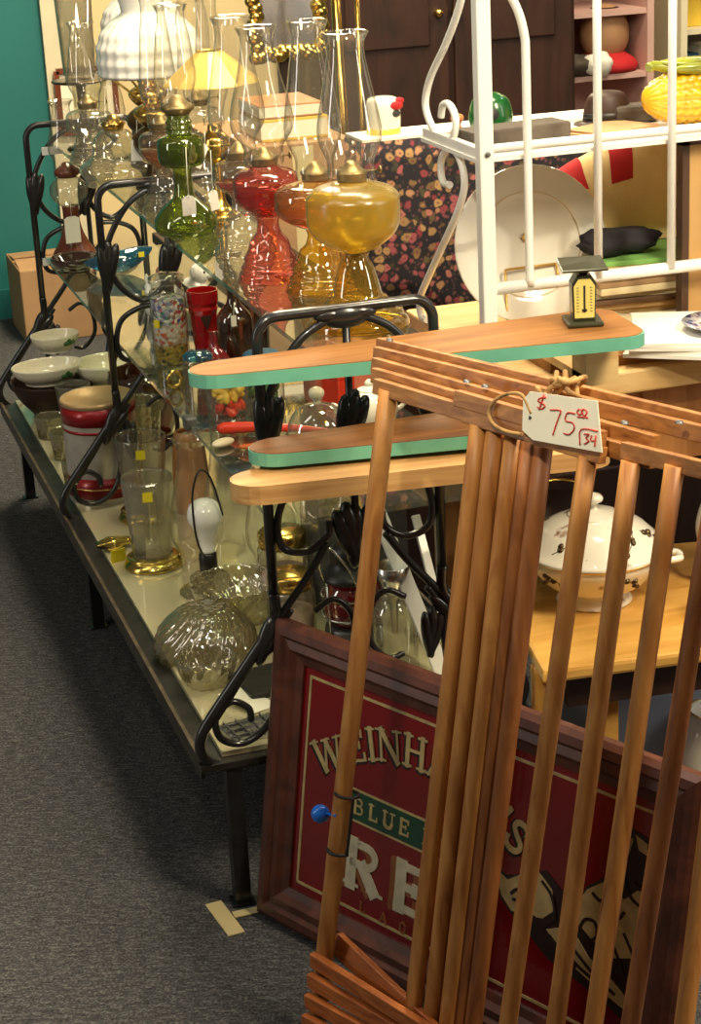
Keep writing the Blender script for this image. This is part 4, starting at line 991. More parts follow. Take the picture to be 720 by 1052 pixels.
# brass lamp with milk glass shade
def milk_shade(R, H, z0):
    pr = [(R * .93, 0), (R, .006), (R, H * .14), (R * .985, H * .3), (R * .90, H * .45), (R * .72, H * .59), (R * .52, H * .67), (R * .47, H * .72), (R * .52, H * .84), (R * .60, H * .95), (R * .61, H)]
    mb = MB(); p = sprof(pr, 5); seg = 96; rings = []
    for i, (r, z) in enumerate(p):
        ring = []
        for k in range(seg):
            a = 2 * PI * k / seg
            q = 1.0
            if z < H * .6: q = 1 + .03 * math.cos(13 * a + z / H * 20) * math.cos(13 * a - z / H * 20)
            ring.append(mb.bm.verts.new((r * q * math.cos(a), r * q * math.sin(a), z0 + z)))
        rings.append(ring)
    for A, B in zip(rings, rings[1:]):
        for k in range(seg):
            f = mb.bm.faces.new((A[k], A[(k + 1) % seg], B[(k + 1) % seg], B[k])); f.smooth = True
    return mb
def shade_lamp(label, loc, R, H, z0, base):
    t = thing('oil_lamp', label, 'oil lamp', loc, 'oil lamps along the top shelf')
    MB().lathe(sprof([(0, 0), (.045, 0), (.047, .008), (.03, .02), (.02, .05), (.024, .06), (.044, .075), (.05, .09), (.046, .105), (.03, .118), (.02, .122), (0, .123)], 4), (0, 0, 0), 32).build('base', base, t)
    b = MB().lathe(sprof([(0, .122), (.022, .123), (.036, .135), (.042, .15), (.03, .162), (.018, .168), (.016, .18), (0, .181)], 4), (0, 0, 0), 28)
    for k in range(4):
        a = k * PI / 2 + .4
        b.tube(smooth_path([(.018 * math.cos(a), .018 * math.sin(a), .17), (R * .5 * math.cos(a), R * .5 * math.sin(a), z0 - .03), (R * .9 * math.cos(a), R * .9 * math.sin(a), z0 + .002)], 5), .0025, 6)
    b.tube([(R * .92 * math.cos(a), R * .92 * math.sin(a), z0 + .002) for a in [2 * PI * i / 32 for i in range(32)]], .003, 6, closed=True)
    b.build('burner', MAT['brass'], t)
    milk_shade(R, H, z0).build('shade', MAT['milk'], t)
    MB().lathe(chimney_prof(.178, z0 + H + .05, .024, .032, .022, .026), (0, 0, 0), 32).build('chimney', MAT['clear'], t)
    return t
shade_lamp('brass oil lamp under big quilted white milk glass shade', (.815, 3.93, Lz), .106, .178, .225, MAT['bronze'])
shade_lamp('brass oil lamp with milk glass shade, farther behind gold shade', (.866, 4.23, Lz), .088, .15, .255, MAT['bronze'])
# squat clear lamp, tall clear ones at the far end
t = thing('oil_lamp', 'squat clear glass oil lamp above the middle iron frame', 'oil lamp', (.742, 4.0, Lz), 'oil lamps along the top shelf')
MB().lathe(sprof([(0, .003), (.06, 0), (.066, .006), (.068, .014), (.078, .03), (.072, .042), (.052, .055), (.047, .07), (.046, .085), (.034, .105), (.02, .112), (0, .113)], 4), (0, 0, 0), 36).build('font', MAT['clear_thick'], t)
MB().lathe([(0, .112), (.02, .112), (.022, .118), (.026, .124), (.018, .13), (.008, .142), (0, .142)], (0, 0, 0), 24).build('burner', MAT['brass'], t)
MB().lathe(chimney_prof(.118, .215, .022, .028, .018, .023), (0, 0, 0), 36).build('chimney', MAT['clear'], t)
paper_tag('white tag on the squat clear oil lamp', (.775, 3.925, Lz + .10), .026, .045, .2, .1, .04)
oil_lamp('clear glass oil lamp at far end, left of milk glass shade', (.745, 4.30, Lz), MAT['clear_thick'], MAT['clear_thick'], None, foot=.05, fr=.05, zf=.06, zft=.13, ztop=.33, chim=(.028, .04, .024, .03))
t = thing('hurricane_lamp', 'tall ribbed glass cylinder on metal saucer at far end of rack', 'lamp', (.768, 4.50, Lz))
MB().lathe(sprof([(0, 0), (.04, 0), (.04, .006), (.012, .02), (.01, .13), (.02, .145), (.06, .152), (.062, .158), (.02, .158)], 4), (0, 0, 0), 32).build('stand', MAT['bronze'], t)
MB().lathe([(.032, .158), (.034, .17), (.04, .36), (.042, .36), (.036, .17)], (0, 0, 0), 48, 24, .02).build('glass_cylinder', MAT['clear_thick'], t)
# extra lamps standing behind in the row (seen through the glass)
oil_lamp('clear oil lamp with brass burner between green and milk shade lamps', (.775, 3.68, Lz), MAT['clear_thick'], MAT['clear'], MAT['orange_oil'], foot=.046, fr=.046, zf=.085, zft=.165, oil_top=.125, ztop=.44, chim=(.026, .036, .022, .028))
oil_lamp('clear pedestal oil lamp directly behind the gold shade lamp', (.86, 3.73, Lz), MAT['clear_thick'], MAT['clear'], None, foot=.04, fr=.046, zf=.12, zft=.2, ztop=.45, chim=(.026, .034, .025, .027))

# ------------------------------------------------------------------ middle shelf
Mz = ZM + .0002
t = thing('oil_lamp', 'brown pottery oil lamp with clear globe font at far left', 'oil lamp', (.722, 4.53, Mz), 'oil lamps on the middle shelf')
MB().lathe(sprof([(0, 0), (.048, 0), (.052, .006), (.05, .018), (.036, .042), (.024, .07), (.019, .10), (.020, .128)], 4), (0, 0, 0), 36).build('pedestal', MAT['brownlamp'], t)
MB().lathe(sprof([(0, .126), (.018, .127), (.034, .14), (.044, .158), (.042, .178), (.028, .192), (.02, .196), (0, .196)], 4), (0, 0, 0), 36).build('font', MAT['clear_thick'], t)
MB().lathe([(0, .195), (.02, .195), (.03, .203), (.03, .212), (.02, .218), (.008, .23), (0, .23)], (0, 0, 0), 28).build('burner', MAT['brownlamp'], t)
MB().lathe(chimney_prof(.214, .37, .028, .039, .021, .030), (0, 0, 0), 40).build('chimney', MAT['clear'], t)
paper_tag('cream square tag hanging on the brown pottery lamp', (.712, 4.465, Mz + .115), .036, .062, .1, 0, .07, 'card')
o = MB().lathe(sprof([(0, .002), (.03, 0), (.034, .006), (.05, .02), (.055, .034), (.05, .034), (.03, .014), (0, .008)], 4), (0, 0, 0), 32, 12, .03).build('ashtray', MAT['darkamber'], None, (.70, 4.40, Mz)); tag(o, 'amber cut glass dish at foot of the brown pottery lamp', 'dish')
# blue glass fish-shaped dish
def boat(v):
    k = 1 - abs(v.x) ** 2.2 * .9
    return Vector((v.x * 1.15, v.y * k, v.z * (.6 + .4 * k) + .45 * v.x * v.x))
bd2 = MB().ell((0, 0, .028), (.07, .034, .026), Euler((0, -.12, 0)).to_matrix(), 28, 14, boat)
o = bd2.build('glass_dish', MAT['blue'], None, (.79, 4.33, Mz)); tag(o, 'peacock blue glass dish with pointed ends on middle shelf', 'dish')
MB().box((.045, -.034, .044), (.013, .002, .011)).build('sticker', MAT['yellow_dot'], o)
# white figurines
def figurine(label, loc, mat, s, rz, pose):
    t = thing('figurine', label, 'figurine', loc, 'ceramic figurines on the middle shelf', rz)
    b = MB().ell((0, 0, .028), (.03, .022, .028)).ell((.014, 0, .062), (.017, .015, .018)).ell((.03, 0, .06), (.008, .007, .006))
    if pose == 0: b.ell((-.026, 0, .05), (.022, .008, .016), Euler((0, .7, 0)).to_matrix()).ell((.008, .012, .08), (.004, .004, .012)).ell((.008, -.012, .08), (.004, .004, .012))
    else: b.ell((-.03, 0, .03), (.012, .01, .01)).ell((.01, .016, .066), (.004, .008, .012)).ell((.01, -.016, .066), (.004, .008, .012))
    b.build('body', mat, t)
    MB().ell((.026, .009, .066), (.0022, .0022, .0022)).ell((.026, -.009, .066), (.0022, .0022, .0022)).build('eyes', MAT['ink'], t)
    t.scale = (s, s, s); return t
figurine('white china animal figurine left of the larger one', (.772, 3.86, Mz), MAT['china'], 1.05, -2.2, 0)
figurine('larger white china animal figurine behind bead jar', (.86, 3.90, Mz), MAT['china'], 1.25, -.6, 1)
figurine('pink and white figurine near the blue glass dish', (.86, 4.14, Mz), plain('pink_bisque', srgb(196, 140, 130), .4), 1.0, -1.2, 1)
o = thing('figurine', 'small pink-topped white figurine behind the red glass', 'figurine', (.83, 3.70, Mz), 'ceramic figurines on the middle shelf')
MB().lathe(sprof([(0, 0), (.02, 0), (.02, .02), (.014, .04), (.017, .06), (.012, .076), (0, .08)], 4), (0, 0, 0), 20).build('body', MAT['pink'], o)
# bead jar
t = thing('bead_jar', 'clear glass jar of layered coloured beads on middle shelf', 'jar', (.722, 3.50, Mz))
MB().lathe(sprof([(0, .001), (.031, 0), (.034, .006), (.034, .13), (.029, .142), (.029, .158)], 3), (0, 0, 0), 36).build('glass_body', MAT['clear'], t)
MB().lathe([(0, .004), (.031, .005), (.0315, .128), (.02, .132), (0, .133)], (0, 0, 0), 36).build('beads', MAT['beads'], t)['kind'] = 'stuff'
MB().lathe([(.03, .156), (.0335, .158), (.0335, .168), (.02, .174), (0, .175)], (0, 0, 0), 36).build('lid', MAT['clear_thick'], t)
MB().box((-.028, -.021, .085), (.003, .012, .014), Euler((0, 0, .6)).to_matrix()).build('sticker', MAT['yellow_dot'], t)
# red glass
t = thing('red_goblet', 'red pressed glass goblet beside the bead jar', 'glass', (.789, 3.50, Mz))
MB().lathe([(0, 0), (.022, 0), (.023, .008), (.02, .014), (.0215, .022), (.022, .05), (.0235, .056), (.024, .06), (.026, .09), (.029, .10), (.027, .106), (.03, .112), (.0305, .135), (.0285, .135), (.026, .11), (0, .06)], (0, 0, 0), 10, smooth=False).build('body', MAT['redplastic'], t)
MB().prism([(-.011, .03), (.0, .005), (.011, .03), (.007, .033), (-.007, .033)], .002, (-.002, -.0272, .058), (1, .1, 0), (0, 0, 1), (0, -1, 0)).build('dark_triangle', MAT['darkwood'], t)
# ruby bulb bottle and dark brown bottles
t = thing('ruby_bottle', 'small round ruby glass bottle in front of brown bottles', 'bottle', (.772, 3.36, Mz))
MB().lathe(sprof([(0, 0), (.02, 0), (.03, .014), (.031, .03), (.02, .05), (.008, .062), (.007, .085), (.010, .09), (0, .09)], 4), (0, 0, 0), 30).build('glass_body', MAT['ruby'], t)
for lab, x, y, s in (('dark brown glass bottle right of the ruby bottle', .828, 3.42, 1.0), ('dark brown bottle behind, nearest the floral cloth', .88, 3.52, 1.12)):
    t = thing('brown_bottle', lab, 'bottle', (x, y, Mz), 'brown bottles on the middle shelf')
    MB().lathe(sprof([(0, 0), (.032, 0), (.034, .006), (.034, .085), (.028, .105), (.012, .125), (.011, .155), (.014, .158), (.014, .166), (0, .167)], 4), (0, 0, 0), 30).build('glass_body', MAT['darkamber'], t); t.scale = (s, s, s)
    MB().lathe([(0, .004), (.03, .006), (.03, .085), (0, .09)], (0, 0, 0), 24).build('contents', MAT['black'], t)
o = thing('paper_tag', 'tiny white tag between red goblet and brown bottle', 'tag', (.812, 3.36, Mz + .115), 'paper price tags')
MB().box((0, 0, -.012), (.010, .001, .02)).build('card', MAT['paper'], o); MB().tube([(0, 0, -.003), (.006, .01, .02)], .0006, 5).build('string', MAT['string'], o)
# napkin ring & glass jar with blue band
t = thing('glass_jar', 'clear glass jar with blue glass lid by gold ring', 'jar', (.728, 3.305, Mz))
MB().lathe(sprof([(0, 0), (.026, 0), (.028, .006), (.028, .05), (.024, .058)], 3), (0, 0, 0), 30).build('glass_body', MAT['clear'], t)
MB().lathe([(0, .072), (.018, .071), (.026, .066), (.028, .058), (.024, .056)], (0, 0, 0), 30).build('lid', MAT['blue'], t)
o = MB().tube([(.014 * math.cos(a), 0, .016 + .014 * math.sin(a)) for a in [2 * PI * i / 24 for i in range(24)]], .0035, 8, closed=True).build('napkin_ring', MAT['gold'], None, (.688, 3.33, Mz + .0015)); o.rotation_euler = (0, 0, .4); tag(o, 'gold ring standing upright at the shelf edge', 'ring')
# food jars
def food_jar(label, loc, mats, R=.036, H=.085):
    t = thing('food_jar', label, 'jar', loc, 'jars of preserved vegetables', 0)
    MB().lathe(sprof([(0, 0), (R - .003, 0), (R, .005), (R, H * .8), (R * .85, H * .88), (R * .85, H)], 3), (0, 0, 0), 32).build('glass_body', MAT['clear'], t)
    MB().lathe([(R * .86, H * .93), (R * .9, H * .94), (R * .9, H * 1.06), (R * .8, H * 1.1), (0, H * 1.1)], (0, 0, 0), 32).build('lid', MAT['bluegreen'], t)
    random.seed(int(loc[0] * 1000))
    for nm, mt, z0, z1, n in mats:
        mb = MB()
        for i in range(n):
            a = random.uniform(0, 6.28); rr = (R - .012) * random.uniform(.5, 1)
            mb.ell((rr * math.cos(a), rr * math.sin(a), random.uniform(z0, z1)), (.013, .007, .006), Euler((random.random() * 3, random.random() * 3, random.random() * 3)).to_matrix(), 10, 6)
        o = mb.build(nm, MAT[mt], t); o['kind'] = 'stuff'
food_jar('glass jar of yellow and red vegetables under upper ironing board', (.735, 3.12, Mz), (('yellow_pieces', 'veg_yellow', .03, .056, 34), ('red_pieces', 'veg_red', .008, .022, 16)))
food_jar('glass jar of green vegetables right of the yellow one', (.808, 3.16, Mz), (('green_pieces', 'veg_green', .01, .05, 34),))
def chilli(label, name, cat, a, b, r, mat):
    a = Vector(a); b = Vector(b)
    pts = smooth_path([a, a.lerp(b, .35) + Vector((0, .004, .003)), a.lerp(b, .7) + Vector((0, .004, .002)), b], 5)
    n = len(pts); o = MB().tube(pts, [max(.0016, r * (1 - .75 * (i / (n - 1)) ** 1.6)) if i else r * .6 for i in range(n)], 12).build(name, MAT[mat])
    return tag(o, label, cat, 'wooden vegetables on the middle shelf')
chilli('long bright red pepper lying at the middle shelf edge', 'ornamental_pepper', 'ornament', (.69, 3.02, Mz + .011), (.86, 2.93, Mz + .009), .0105, 'veg_red')
chilli('orange carrot lying in front of the red pepper', 'ornamental_carrot', 'ornament', (.80, 2.815, Mz + .012), (.70, 2.915, Mz + .009), .0115, 'veg_orange')
chilli('second orange carrot nearest the lower ironing board', 'ornamental_carrot', 'ornament', (.84, 2.80, Mz + .012), (.745, 2.86, Mz + .009), .0115, 'veg_red')
for lab, x, y in (('cream mushroom slice under left end of red pepper', .682, 2.955), ('cream mushroom slice between pepper and carrot', .765, 2.905)):
    o = MB().ell((0, 0, .007), (.022, .013, .0068), Euler((0, 0, .5)).to_matrix()).build('ornamental_mushroom', MAT['veg_white'], None, (x, y, Mz)); tag(o, lab, 'ornament', 'wooden vegetables on the middle shelf')
# glass cloche, teapot, boxes
t = thing('glass_cloche', 'clear glass cloche with knob between the two ironing boards', 'cloche', (.80, 2.80, Mz))
MB().lathe([(0, .002), (.05, 0), (.054, .006), (.05, .01), (0, .009)], (0, 0, 0), 40).build('base_plate', MAT['clear_thick'], t)
MB().lathe(sprof([(.048, .009), (.05, .014), (.05, .05), (.044, .075), (.028, .093), (.01, .099), (0, .1)], 4), (0, 0, 0), 40).build('dome', MAT['clear_thick'], t)
MB().lathe(sprof([(.006, .099), (.007, .105), (.012, .112), (.012, .12), (.006, .125), (0, .126)], 3), (0, 0, 0), 24).build('knob', MAT['cream'], t)
MB().lathe([(0, .012), (.035, .012), (.035, .03), (.0, .032)], (0, 0, 0), 30).build('contents', MAT['bronze'], t)
t = thing('teapot', 'small white china teapot with rose sprig on middle shelf', 'teapot', (.925, 2.92, Mz), rz=.3)
MB().lathe(sprof([(0, 0), (.026, 0), (.03, .006), (.043, .025), (.045, .045), (.036, .065), (.022, .072), (.02, .075), (.008, .08), (.008, .085), (.004, .09), (0, .091)], 4), (0, 0, 0), 36).build('body', MAT['sprig'], t)
MB().tube(smooth_path([(-.04, 0, .03), (-.06, 0, .04), (-.066, 0, .056), (-.075, 0, .062)], 5), [.009] * 5 + [.007] * 5 + [.005] * 6, 10).build('spout', MAT['sprig'], t)
MB().tube(smooth_path([(.04, 0, .055), (.065, 0, .058), (.068, 0, .035), (.042, 0, .025)], 5), .004, 8).build('handle', MAT['sprig'], t)
o = thing('gift_box', 'salmon pink card box behind the teapot', 'box', (.93, 3.12, Mz)); MB().box((0, 0, .045), (.10, .08, .09), None, .002).build('box_body', MAT['pinkbox'], o); MB().box((0, 0, .095), (.104, .084, .014), None, .002).build('lid', MAT['pinkbox'], o)
o = thing('gift_box', 'small red card box left of the pink one', 'box', (.905, 3.03, Mz)); MB().box((0, 0, .035), (.04, .04, .07), Euler((0, 0, .5)).to_matrix(), .002).build('box_body', MAT['veg_red'], o); MB().box((0, 0, .075), (.042, .042, .010), Euler((0, 0, .5)).to_matrix(), .002).build('lid', MAT['veg_red'], o)

# ------------------------------------------------------------------ bottom shelf
Bz = ZB + .0002
t = thing('mixing_bowl', 'dark brown bowl under the cream dishes at far end', 'bowl', (.625, 4.42, Bz))
MB().lathe(sprof([(0, 0), (.05, 0), (.052, .008), (.085, .05), (.10, .085), (.096, .086), (.08, .05), (0, .012)], 4), (0, 0, 0), 40).build('body', MAT['darkwood'], t)
def dish(label, loc, rx, ry, h, rz, handle=False):
    t = thing('serving_dish', label, 'dish', loc, 'cream dishes at far end of bottom shelf', rz)
    MB().lathe(sprof([(0, 0), (.6, 0), (.64, .10 * h / .05), (.9, .5 * h / .05), (1, .9 * h / .05), (1.0, h / .05), (.96, h / .05), (.86, .5 * h / .05), (.6, .14 * h / .05), (0, .12 * h / .05)], 3), (0, 0, 0), 44, sx=1, sy=1).build('body', MAT['cream'], t)
    b = t.children[0]; b.scale = (rx, ry, .05)
    if handle:
        MB().tube([(rx + .018 * (1 + math.cos(a)) - .004, 0, h * .7 + .022 * math.sin(a)) for a in [2 * PI * i / 24 for i in range(24)]], .004, 8, closed=True).build('ring_handle', MAT['gilt'], t)
    g = MB()
    for k in range(5): g.ell((rx * .75 * math.cos(-1.2 + k * .12), ry * .98 * math.sin(-1.2 + k * .12) , h * .62 + .006 * (k % 2)), (.008, .004, .006))
    g.build('green_sprig', MAT['veg_green'], t)
    return t
dish('cream oval serving dish sitting in the dark bowl', (.612, 4.40, Bz + .087), .085, .065, .042, .1)
dish('small cream dish behind the other two cream ones', (.655, 4.535, Bz + .125), .058, .05, .040, .1)
dish('cream bowl with gilt ring handle and green sprigs', (.755, 4.40, Bz + .07), .085, .075, .05, .1, True)
o = thing('cake_stand', 'dark wooden cake stand under the ring-handled cream bowl', 'stand', (.755, 4.40, Bz)); MB().lathe(sprof([(0, 0), (.05, 0), (.05, .008), (.018, .02), (.016, .05), (.06, .062), (.065, .0695), (0, .0695)], 3), (0, 0, 0), 32).build('body', MAT['darkwood'], o)
o = thing('figurine', 'small figurine in blue coat beside gilt ring handle', 'figurine', (.80, 4.52, Bz)); MB().lathe(sprof([(0, 0), (.03, 0), (.028, .05), (.03, .1), (.02, .15), (.012, .16)], 3), (0, 0, 0), 20).build('coat', plain('navy_glaze', srgb(36, 44, 92), .3), o); MB().ell((0, 0, .178), (.015, .015, .018)).build('head', MAT['skin'], o); MB().lathe([(0, .2), (.012, .196), (.016, .188), (.02, .186)], (0, 0, 0), 16).build('hat', MAT['pink'], o)
def tumbler(label, loc, rt, rb, h, mat='clear_thick', ribs=14, grp='clear glasses on the bottom shelf', dot=False, name='glass_tumbler', rr=.03, z=0):
    t = thing(name, label, 'glass', loc, grp)
    MB().lathe(sprof([(0, .004), (rb * .95, 0), (rb, .004), (rb * 1.02, .015), ((rb + rt) / 2, h * .55), (rt, h * .96), (rt, h), (rt - .002, h), ((rb + rt) / 2 - .003, h * .55), (rb - .003, .012), (0, .010)], 3), (0, 0, 0), 56, ribs, rr).build('glass_body', MAT[mat], t)
    if dot: MB().box((-.2 * rt, -rt * 1.0, h * .86), (.018, .0015, .018), Euler((0, 0, -.15)).to_matrix()).build('sticker', MAT['yellow_dot'], t)
    return t
tumbler('ribbed clear tumbler in front of the dark bowl', (.650, 4.30, Bz), .040, .032, .10)
tumbler('low cut glass tumbler at far left edge of shelf', (.585, 4.25, Bz), .034, .03, .05, 'cut', 12)
tumbler('low cut glass tumbler between shelf edge and tin', (.592, 4.08, Bz), .036, .03, .06, 'cut', 12)
tumbler('short cut glass tumbler just left of the tin', (.582, 3.90, Bz), .032, .028, .05, 'cut', 12)
tumbler('clear glass goblet right of the red tin', (.735, 3.93, Bz), .042, .03, .15, 'cut', 10)
# tin
t = thing('storage_tin', 'round red and white storage tin behind the middle frame', 'tin', (.622, 3.80, Bz))
R = .075; H = .205
MB().lathe([(0, 0), (R, 0), (R, H), (0, H)], (0, 0, 0), 48, smooth=False).build('body', MAT['tin_white'], t)
for z0, z1, nm in ((H - .040, H - .004, 'red_band'), (.012, .055, 'red_band'), (H - .056, H - .050, 'red_stripe')):
    MB().lathe([(R, z0), (R + .0008, z0), (R + .0008, z1), (R, z1)], (0, 0, 0), 48).build(nm, MAT['tin_red'], t)
MB().lathe([(R, .031), (R + .0013, .031), (R + .0013, .034), (R, .034)], (0, 0, 0), 48).build('gold_line', MAT['gilt'], t)
MB().lathe([(0, H + .002), (R * .86, H + .002), (R * .90, H + .006), (R * .99, H + .007), (R * 1.02, H + .004), (R * 1.02, H - .002), (R * .99, H - .003)], (0, 0, 0), 48).build('lid', MAT['tin_lid'], t)
# ribbed candle vases on gold rings
tumbler('ribbed clear glass vase with yellow sticker, behind its twin', (.668, 3.62, Bz + .022), .051, .038, .145, 'clear', 18, 'twin ribbed vases', True, 'glass_vase', .02)
tumbler('ribbed clear glass vase with yellow sticker, front of its twin', (.625, 3.355, Bz + .022), .047, .036, .148, 'clear_thick', 18, 'twin ribbed vases', True, 'glass_vase', .02)
for lab, x, y in (('gold foil ring base under the rear ribbed vase', .668, 3.62), ('gold foil ring base under the front ribbed vase', .625, 3.355)):
    o = MB().lathe(sprof([(0, .0), (.05, 0), (.054, .006), (.05, .012), (.046, .016), (.046, .0215), (0, .0215)], 3), (0, 0, 0), 40).build('gold_base', MAT['gold'], None, (x, y, Bz)); tag(o, lab, 'base', 'gold vase bases')
o = MB().ell((0, 0, .0125), (.035, .02, .012), None, 24, 12, lump(2)).build('bow_ribbon', MAT['gold'], None, (.572, 3.47, Bz)); tag(o, 'crumpled gold ribbon lying left of the front ribbed vase', 'ribbon')
o = MB().box((0, 0, .012), (.03, .003, .024), Euler((0, 0, .3)).to_matrix()).build('price_sticker', MAT['yellow_dot'], None, (.556 + .012, 3.40, Bz)); tag(o, 'yellow sticker card standing beside the front gold base', 'sticker')
# tan vase
o = MB().lathe(sprof([(0, 0), (.03, 0), (.034, .01), (.036, .08), (.03, .15), (.026, .165), (.022, .165), (.026, .14), (0, .1)], 4), (0, 0, 0), 32).build('tan_vase', MAT['peach'], None, (.765, 3.62, Bz)); tag(o, 'tan pottery vase behind the clear lamp chimneys', 'vase')
# loose chimneys and electric bulb lamp
def loose_chimney(label, loc, s=1.0):
    t = thing('lamp_chimney', label, 'lamp chimney', loc, 'loose lamp chimneys on the bottom shelf')
    MB().lathe(chimney_prof(0, .22 * s, .03 * s, .043 * s, .022 * s, .03 * s), (0, 0, 0), 40).build('glass_body', MAT['clear'], t); return t
t = thing('electrified_lamp', 'clear glass lamp fitted with white light bulb and tag', 'lamp', (.692, 3.185, Bz))
MB().lathe(sprof([(0, .002), (.05, 0), (.054, .004), (.042, .009), (.036, .018), (.036, .026), (.03, .032), (.02, .035), (0, .036)], 4), (0, 0, 0), 40, 16, .02).build('glass_base', MAT['cut'], t)
MB().lathe([(0, .035), (.015, .035), (.017, .039), (.016, .071), (.013, .075), (0, .075)], (0, 0, 0), 24).build('socket', MAT['socket'], t)
MB().lathe(sprof([(0, .074), (.013, .075), (.014, .091), (.022, .116), (.0315, .138), (.029, .158), (.017, .171), (0, .175)], 4), (0, 0, 0), 32).build('light_bulb', MAT['bulb'], t)
MB().tube(smooth_path([(.012, -.014, .04), (-.022, -.032, .10), (-.027, -.034, .19), (-.010, -.026, .235), (.01, -.026, .22), (.026, -.03, .15)], 5), .002, 6).build('wire_harp', MAT['socket'], t)
paper_tag('white tag hanging below the white bulb', (.70, 3.125, Bz + .055), .026, .034, .1, 0, .05)
loose_chimney('clear lamp chimney standing left behind the white bulb', (.775, 3.37, Bz), 1.05)
loose_chimney('clear lamp chimney standing right behind the white bulb', (.82, 3.22, Bz), 1.1)
loose_chimney('clear lamp chimney beside the front ribbed vase', (.70, 3.30, Bz), 1.15)
# cut glass bowl upside down and wedge
t = thing('cut_glass_bowl', 'swirled cut glass bowl at front of bottom shelf', 'bowl', (.622, 2.93, Bz))
MB().lathe(sprof([(0, .075), (.04, .074), (.05, .068), (.06, .06), (.078, .04), (.086, .012), (.085, .0), (.081, .0), (.075, .035), (.05, .062), (0, .069)], 4), (0, 0, 0), 96, 24, .03, swirl=9.0).build('glass_body', MAT['cut'], t)
t = thing('cut_glass_dish', 'small cut glass dish in front of the swirled bowl', 'dish', (.592, 2.80, Bz))
MB().lathe(sprof([(0, .003), (.03, 0), (.034, .005), (.046, .03), (.048, .045), (.044, .045), (.032, .012), (0, .01)], 4), (0, 0, 0), 60, 12, .06, swirl=6.0).build('glass_body', MAT['cut'], t)
t = thing('cut_glass_bowl', 'larger cut glass bowl behind the swirled one', 'bowl', (.705, 3.03, Bz))
MB().lathe(sprof([(0, .003), (.04, 0), (.044, .006), (.068, .04), (.078, .07), (.074, .07), (.06, .04), (0, .012)], 4), (0, 0, 0), 96, 20, .04, swirl=8.0).build('glass_body', MAT['cut'], t)
# black tray, paper, glass tile, wire clip at the near end
o = MB().box((0, 0, .006), (.14, .10, .012), Euler((0, 0, .15)).to_matrix(), .003).build('black_case', MAT['black'], None, (.70, 2.76, Bz)); tag(o, 'flat black case at near end of the bottom shelf', 'case')
o = MB().box((0, 0, .002), (.055, .08, .0008), Euler((.12, .1, .5)).to_matrix()).build('paper_slip', MAT['card'], None, (.632, 2.70, Bz + .004)); tag(o, 'cream paper slip beside the flat black case', 'paper')
t = thing('metal_tray', 'small silver grid tray at near corner of shelf', 'tray', (.62, 2.605, Bz), rz=.15)
tm = MB().box((0, 0, .003), (.10, .07, .006), None, .002)
tm.build('tray_body', MAT['steel'], t)
gm = MB()
for k in range(-2, 3): gm.box((k * .02, 0, .0075), (.002, .07, .003))
for k in range(-1, 2): gm.box((0, k * .02, .0075), (.10, .002, .003))
gm.build('grid', MAT['greymetal'], t)
# brass topped jars
for lab, x, y, s in (('glass jar with brass lid behind the near iron post', .765, 2.90, 1.0), ('glass jar with brass lid, rear one near the red lantern', .80, 3.07, 1.1)):
    t = thing('storage_jar', lab, 'jar', (x, y, Bz), 'brass lidded jars on the bottom shelf')
    MB().lathe(sprof([(0, .002), (.036, 0), (.04, .006), (.041, .09), (.033, .10), (.033, .108)], 3), (0, 0, 0), 36).build('glass_body', MAT['clear_thick'], t)
    MB().lathe([(.034, .100), (.038, .101), (.038, .122), (.034, .126), (0, .127)], (0, 0, 0), 36, 30, .012).build('lid', MAT['brass'], t)
    MB().lathe([(0, .006), (.035, .008), (.036, .06), (0, .065)], (0, 0, 0), 30).build('contents', MAT['pink'], t); t.scale = (s, s, s)
# railway lantern
t = thing('railway_lantern', 'black wire lantern with ruby red globe on bottom shelf', 'lantern', (.86, 2.86, Bz))
MB().lathe(sprof([(0, 0), (.045, 0), (.048, .006), (.048, .03), (.04, .036), (0, .037)], 3), (0, 0, 0), 36).build('base', MAT['greymetal'], t)
MB().lathe(sprof([(.032, .036), (.046, .05), (.049, .075), (.046, .10), (.034, .116)], 4), (0, 0, 0), 36).build('globe', MAT['ruby'], t)
MB().lathe(sprof([(.034, .115), (.052, .118), (.05, .128), (.036, .145), (.036, .165), (.024, .18), (0, .185)], 3), (0, 0, 0), 36).build('cap', MAT['black'], t)
wm = MB()
for k in range(4):
    a = k * PI / 2 + .4; wm.tube([(.05 * math.cos(a), .05 * math.sin(a), .02), (.054 * math.cos(a), .054 * math.sin(a), .12)], .0018, 6)
for z in (.055, .09): wm.tube([(.052 * math.cos(a), .052 * math.sin(a), z) for a in [2 * PI * i / 32 for i in range(32)]], .0018, 6, closed=True)
wm.build('wire_guard', MAT['steel'], t)
MB().tube(smooth_path([(-.05, -.01, .12), (-.062, -.03, .16), (-.05, -.045, .19), (-.02, -.055, .15), (.0, -.06, .10), (.03, -.05, .07)], 6), .0022, 8).build('bail_handle', MAT['steel'], t)
# clear jar and funnel right of lantern
t = thing('glass_funnel', 'clear glass jar with metal funnel right of red lantern', 'jar', (.895, 2.75, Bz)); t.scale = (.75, .75, .9)
MB().lathe(sprof([(0, .002), (.045, 0), (.048, .006), (.048, .10), (.03, .125), (.028, .14)], 3), (0, 0, 0), 36).build('glass_body', MAT['clear_thick'], t)
MB().lathe([(.006, .06), (.01, .12), (.03, .16), (.038, .19), (.036, .19), (.01, .13)], (0, 0, 0), 30).build('funnel', MAT['steel'], t)
t = thing('grey_box', 'dark grey metal box behind the lantern between the scrolls', 'box', (.925, 3.05, Bz))
MB().box((0, 0, .10), (.16, .12, .2), None, .004).build('body', MAT['greymetal'], t); MB().box((0, 0, .206), (.165, .125, .012), None, .003).build('lid', MAT['greymetal'], t)
